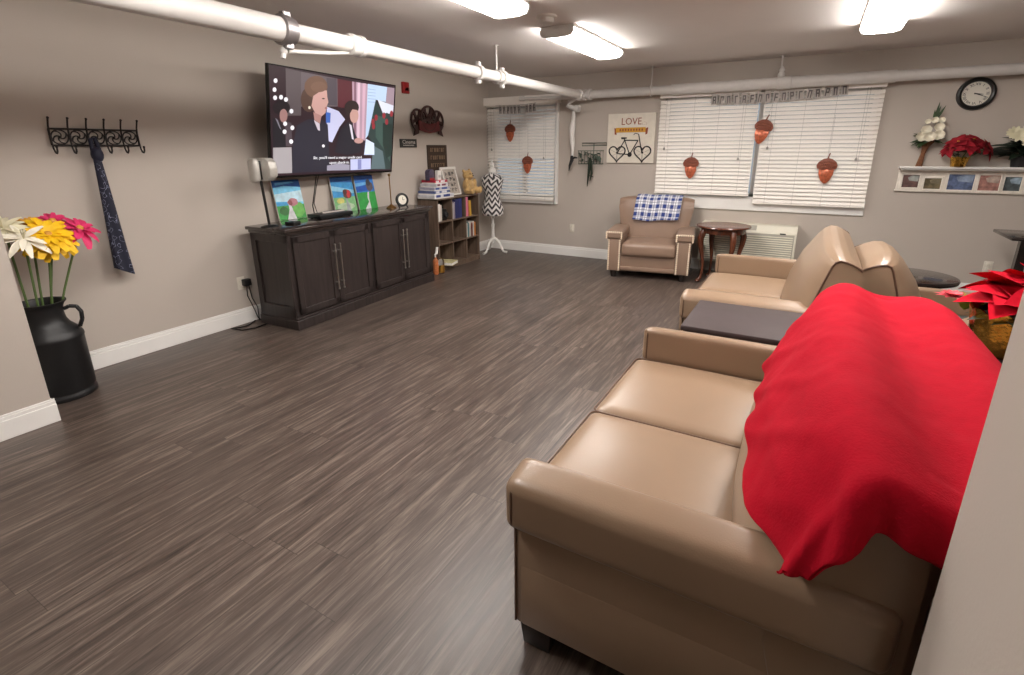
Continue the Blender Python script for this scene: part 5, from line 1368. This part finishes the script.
t = thing('pedestal_table', (2.0, 6.15, 0), 'tall dark pedestal table cut off at the right edge of the photo below the shelf', 'table')
bm = BM(); box(bm, (-.45, -.28, .72), (.45, .28, .75), .008, 2); part('top', bm, M['black_lacquer'], t)
for x in (-.285, .285):
    bm = BM(); box(bm, (x-.035, -.04, .05), (x+.035, .04, .72), .006, 1); part('column', bm, M['black_lacquer'], t)
    bm = BM(); box(bm, (x-.04, -.26, 0), (x+.04, .26, .05), .008, 2); part('foot', bm, M['black_lacquer'], t)
bm = BM(); box(bm, (-.25, -.02, .3), (.25, .02, .36), .004, 1); part('stretcher', bm, M['black_lacquer'], t)

# poinsettia and pink flowers on the end table
poinsettia((.825, 2.93, .605), 1.5, 'large red poinsettia in a gold foil pot on the end table at the right',   .125, .19, None, 21,
           heads=[(.02, -.03, .255, 1.0), (.13, -.06, .26, 1.15), (.06, .10, .275, 1.0), (.18, .07, .26, 1.05)])
t = thing('potted_flowers', (.66, 3.06, .605), 'coral pink flowers with a lime leaf in a small pot left of the large poinsettia', 'potted flowers'); random.seed(6)
bm = BM(); lathe(bm, [(.035, 0), (.04, .004), (.048, .07), (.052, .08), (.045, .08), (.04, .07), (.001, .07)], n=22); part('pot', bm, M['frame_white'], t)
bm = BM()
for k in range(12):
    a = random.uniform(0, 2*PI); leaf(bm, (0, 0, .08), (math.cos(a), math.sin(a), random.uniform(0, .7)), (0, 0, 1), random.uniform(.08, .12), .05, .3, .2)
part('dark_leaves', bm, M['leaf_dark'], t, smooth=60)
bm = BM()
for k in range(5): leaf(bm, (.05, .0, .15), (.4*math.cos(k*1.3)+.3, .4*math.sin(k*1.3), .6), (0, 0, 1), .09, .05, .2, .2)
part('lime_leaves', bm, mat('lime_leaf', (132, 158, 52), .6, var=.1), t, smooth=60)
for x, y, z, s in ((-.01, -.02, .21, 1.15), (-.06, .02, .13, 1.0), (.0, -.06, .1, .8)):
    bm = BM()
    for ring in range(2):
        for k in range(9):
            a = k*2*PI/9+ring*.35; leaf(bm, (x, y, z), (math.cos(a), math.sin(a), .3+.5*ring), (0, 0, 1), .062*s*(1-.25*ring), .03, .15, .2, 5)
    part('coral_flower', bm, M['petal_coral'], t, smooth=60)
bm = BM()
for k in range(8):
    a = k*2*PI/8; leaf(bm, (.03, -.06, .05), (math.cos(a), math.sin(a)-.4, .4), (0, -.5, 1), .04, .025, .15, .2, 4)
part('white_flower', bm, M['petal_white'], t, smooth=60)

# ------------------------------------------------------------------ red blanket over the backs of the two near loveseats
def blanket():
    YN, YF, off = 1.073, 2.55, .013
    sc_, sl = 1.80, .727
    nS, nT = 96, 110
    def cross(Y):
        s = max(-1, min(1, (Y-sc_)/sl)); p = back_profile(s)[1:-2]            # front low -> rear top
        left = [(x, z) for x, z in p]
        right = [(.626-x, z*.97) for x, z in reversed(p)]
        # the cloth bridges the dip between the two backs
        lp = [q for q in left if q[0] < .245]; rp = [q for q in right if q[0] > .385]
        zl, zr = lp[-1][1], rp[0][1]
        mid = [(lp[-1][0]+(rp[0][0]-lp[-1][0])*k/8, zl+(zr-zl)*k/8-.022*math.sin(PI*k/8)) for k in range(1, 8)]
        return lp+mid+rp
    def hemz(Y):                                                              # height of the front hem
        return .662+.008*math.sin(Y*17)-.03*max(0, min(1, (1.45-Y)/.2))
    def P(u, v):
        # v: 0..1 along Y with overhang at both ends
        Ln, Lf = .19, .05
        tot = Ln+(YF-YN)+Lf; d = v*tot
        over = max(0, Ln-d); overf = max(0, d-Ln-(YF-YN))
        Y = min(YF, max(YN, YN+d-Ln))
        pr = cross(Y); hz = hemz(Y)
        pts = []
        for (xa, za), (xb, zb) in zip(pr, pr[1:]):
            if xa < .2 and za < hz:
                if zb >= hz: f_ = (hz-za)/(zb-za); pts.append((xa+(xb-xa)*f_, hz))
            else: pts.append((xa, za))
        pts.append(pr[-1])
        full = resample(pts, 60)
        k = u*60; i = min(int(k), 59); f = k-i
        x = full[i][0]*(1-f)+full[i+1][0]*f; z = full[i][1]*(1-f)+full[i+1][1]*f
        a = full[max(0, i-1)]; b = full[min(60, i+2)]
        nx, nz = -(b[1]-a[1]), b[0]-a[0]; l = math.hypot(nx, nz) or 1; nx, nz = nx/l, nz/l
        q = V((x*1000, Y*1000, z*1000))
        wr = noise.noise(V((x*9, Y*9, z*9)))*.004+noise.noise(V((x*26, Y*20, z*26)))*.0018
        front = max(0, min(1, (.17-x)/.12))                                   # diagonal drag folds on the seat side
        wr += front*(.006*max(0, math.sin(Y*21+z*30))**2+.004*math.sin(Y*13-z*17))
        hem = max(0, 1-u/.10)
        wr += hem*(.009*math.sin(Y*24+1.2)+.008*math.sin(Y*9))
        o_ = off+max(-.006, wr)
        px, pz, py = x+nx*o_, z+nz*o_, Y
        px -= .026*math.exp(-((Y-1.2)/.09)**2)*max(0, 1-u/.16)
        pz += .02*max(0, min(1, (Y-2.1)/.3))*max(0, min(1, (z-.75)/.12))
        if over > 0:
            r = .03
            # how far the end falls at this place across the blanket
            fall = .115 if x > .19 else .115+.05*max(0, min(1, (.19-x)/.02)) if x > .12 else max(.012, .165*(x-.05)/.07)
            fall = min(fall, max(.012, z-.648))
            e = over/Ln; dd = e*(fall+.05)
            ang = min(PI/2, dd/r)
            py -= r*math.sin(ang)+.012
            drop = r*(1-math.cos(ang))+max(0, dd-r*PI/2)
            drop = min(drop, fall)
            pz -= drop
            fold = math.exp(-((x-.165)/.022)**2)*.045+math.exp(-((x-.09)/.02)**2)*.02-.012*math.exp(-((x-.21)/.02)**2)+.006*math.sin(x*60)
            py -= fold*min(1, e*1.3)
            px += (.0 if x > .17 else -.015)*e
        if overf > 0:
            py += .02*math.sin(min(1, overf/.03)*PI/2)+.006; pz -= max(0, overf-.01)*.9
        if pz < .647 and py < 1.2 and px < .33: pz = .647+.002*math.sin(px*90)
        return (px, py, pz)
    bm = BM(); grid(bm, P, nS, nT)
    return bm
bm = blanket()
o = solo('blanket', bm, M['red_fleece'], (.33, 1.8, .62), 'red fleece blanket spread over the backs of the near loveseats', 'blanket', world=True, smooth=70)
md = o.modifiers.new('thick', 'SOLIDIFY'); md.thickness = .006; md.offset = 1
md = o.modifiers.new('round', 'SUBSURF'); md.levels = 1; md.render_levels = 1

# ------------------------------------------------------------------ milk can with flowers
MX, MY = -4.0, 1.145
t = thing('milk_can', (MX, MY, 0), 'black painted milk can vase on the floor by the left wall', 'milk can')
bm = BM(); lathe(bm, [(.001, 0), (.166, 0), (.17, .006), (.17, .028), (.164, .036), (.162, .05), (.168, .06), (.168, .375), (.172, .385), (.170, .40), (.150, .435), (.118, .47), (.104, .50), (.10, .53), (.102, .575), (.112, .60), (.125, .612), (.125, .62), (.108, .618), (.096, .59), (.092, .5), (.09, .46), (.001, .45)], n=56); part('body', bm, M['milkcan'], t, smooth=50)
for a in (math.radians(62), math.radians(242)):
    bm = BM(); c, s = math.cos(a), math.sin(a); w_ = V((-s, c, 0))*.018
    pth = [(.105, .56), (.13, .572), (.165, .565), (.182, .53), (.178, .48), (.158, .435)]
    for sg in (-1, 1): tube(bm, [V((r*c, r*s, z))+w_*sg for r, z in pth], .007, 8)
    for (r0, z0), (r1, z1) in zip(pth, pth[1:]):
        tube(bm, [V((r0*c, r0*s, z0))-w_*.0, V((r1*c, r1*s, z1))], .012, 8)
    part('handle', bm, M['milkcan'], t)

def bloom(root_xy, head, petal, label, style, size, facing, seed):
    t = thing('artificial_flower', (MX+root_xy[0], MY+root_xy[1], .455), label, 'flower', 'artificial flowers in the milk can'); random.seed(seed)
    hd = V(head)-V((MX+root_xy[0], MY+root_xy[1], .455)); f = V(facing).normalized()
    bm = BM(); tube(bm, [V((0, 0, 0)), hd*.35+V((0, 0, .02)), hd*.75+V((0, 0, .01)), hd-f*.03, hd], .0065, 8); part('stem', bm, M['stem'], t)
    q = f.to_track_quat('Z', 'Y').to_matrix(); bm = BM()
    rings = {'gerbera': ((16, 1, -.25, .32), (16, .95, .1, .32), (15, .85, .4, .32), (13, .65, .8, .32), (9, .42, 1.4, .3)), 'lily': ((8, 1, .1, .3), (5, .8, .6, .3)), 'orchid': ((7, 1, .0, .42), (6, .85, .4, .42), (5, .6, .9, .42))}[style]
    for ring, (n, L, tl, w) in enumerate(rings):
        for k in range(n):
            a = k*2*PI/n+ring*.6+random.uniform(-.08, .08); d = q @ V((math.cos(a), math.sin(a), tl)); l = L*size*random.uniform(.9, 1.08)
            leaf(bm, hd, d, q @ V((0, 0, 1)), l, l*w, .4, .22, 6, tip=.84 if style != 'lily' else .92, shape=1.1 if style != 'lily' else .9)
    part('petals', bm, M[petal], t, smooth=60)
    bm = BM()
    if style == 'lily':
        for k in range(5): tube(bm, [hd, hd+q @ V((.012*math.cos(k*1.26), .012*math.sin(k*1.26), .07))], .003, 5)
    else: ball(bm, hd+f*.012, (.02, .02, .014), 10, 0, q.to_4x4())
    part('centre', bm, M['petal_gold'] if style != 'lily' else M['petal_cream'], t)
bloom((.04, -.03), (-3.83, 1.105, 1.03), 'petal_white', 'white lily bloom hanging low at the front left of the milk can', 'lily', .13, (.62, -.1, .7), 1)
bloom((-.02, -.05), (-3.93, 1.06, 1.09), 'petal_cream', 'cream spidery bloom at the back left, partly behind the wall end', 'lily', .12, (.5, -.3, .8), 2)
bloom((.05, .02), (-3.86, 1.225, 1.03), 'petal_yellow', 'large yellow gerbera at the front of the bunch', 'gerbera', .15, (.62, .0, .7), 3)
bloom((.0, .0), (-3.97, 1.19, 1.085), 'petal_gold', 'golden orange gerbera behind the large yellow one', 'gerbera', .10, (.4, -.1, .9), 4)
bloom((-.04, .04), (-3.98, 1.30, 1.09), 'petal_pink', 'magenta bloom at the top of the bunch', 'orchid', .105, (.5, .0, .8), 5)
bloom((.02, .05), (-3.9, 1.395, 1.04), 'petal_pink', 'magenta bloom farthest right in the bunch, near the scarf', 'orchid', .125, (.55, .3, .75), 6)

# ------------------------------------------------------------------ light, world, camera
w = bpy.data.worlds.new('sky'); S.world = w; w.use_nodes = True
nt = w.node_tree; bg = nt.nodes['Background']
sky = nt.nodes.new('ShaderNodeTexSky'); sky.sky_type = 'PREETHAM'; sky.turbidity = 6; sky.sun_direction = (.3, -.5, .6)
mx = nt.nodes.new('ShaderNodeMix'); mx.data_type = 'RGBA'; mx.inputs[0].default_value = .94
nt.links.new(sky.outputs[0], mx.inputs[6]); mx.inputs[7].default_value = (*lin((192, 198, 208)), 1)
nt.links.new(mx.outputs[2], bg.inputs['Color']); bg.inputs['Strength'].default_value = .42

cam = bpy.data.cameras.new('camera'); co = bpy.data.objects.new('camera', cam); COL.objects.link(co)
yw, pt, rl = -.5230, .2899, .0064
f = V((math.sin(yw)*math.cos(pt), math.cos(yw)*math.cos(pt), -math.sin(pt)))
r = V((math.cos(yw), -math.sin(yw), 0)); d = f.cross(r)
r2 = r*math.cos(rl)+d*math.sin(rl); d2 = d*math.cos(rl)-r*math.sin(rl)
mtx = Matrix.Identity(4)
for i in range(3): mtx[i][0] = r2[i]; mtx[i][1] = -d2[i]; mtx[i][2] = -f[i]
mtx[2][3] = 1.5
co.matrix_world = mtx
cam.sensor_width = 36; cam.sensor_fit = 'HORIZONTAL'; cam.lens = 508.9/1024*36; cam.shift_y = -36.72/1024
cam.clip_start = .02; cam.clip_end = 60
S.camera = co
S.view_settings.view_transform = 'Standard'; S.view_settings.look = 'None'; S.view_settings.gamma = 1
S.view_settings.exposure = 1.0; S.view_settings.use_curve_mapping = False
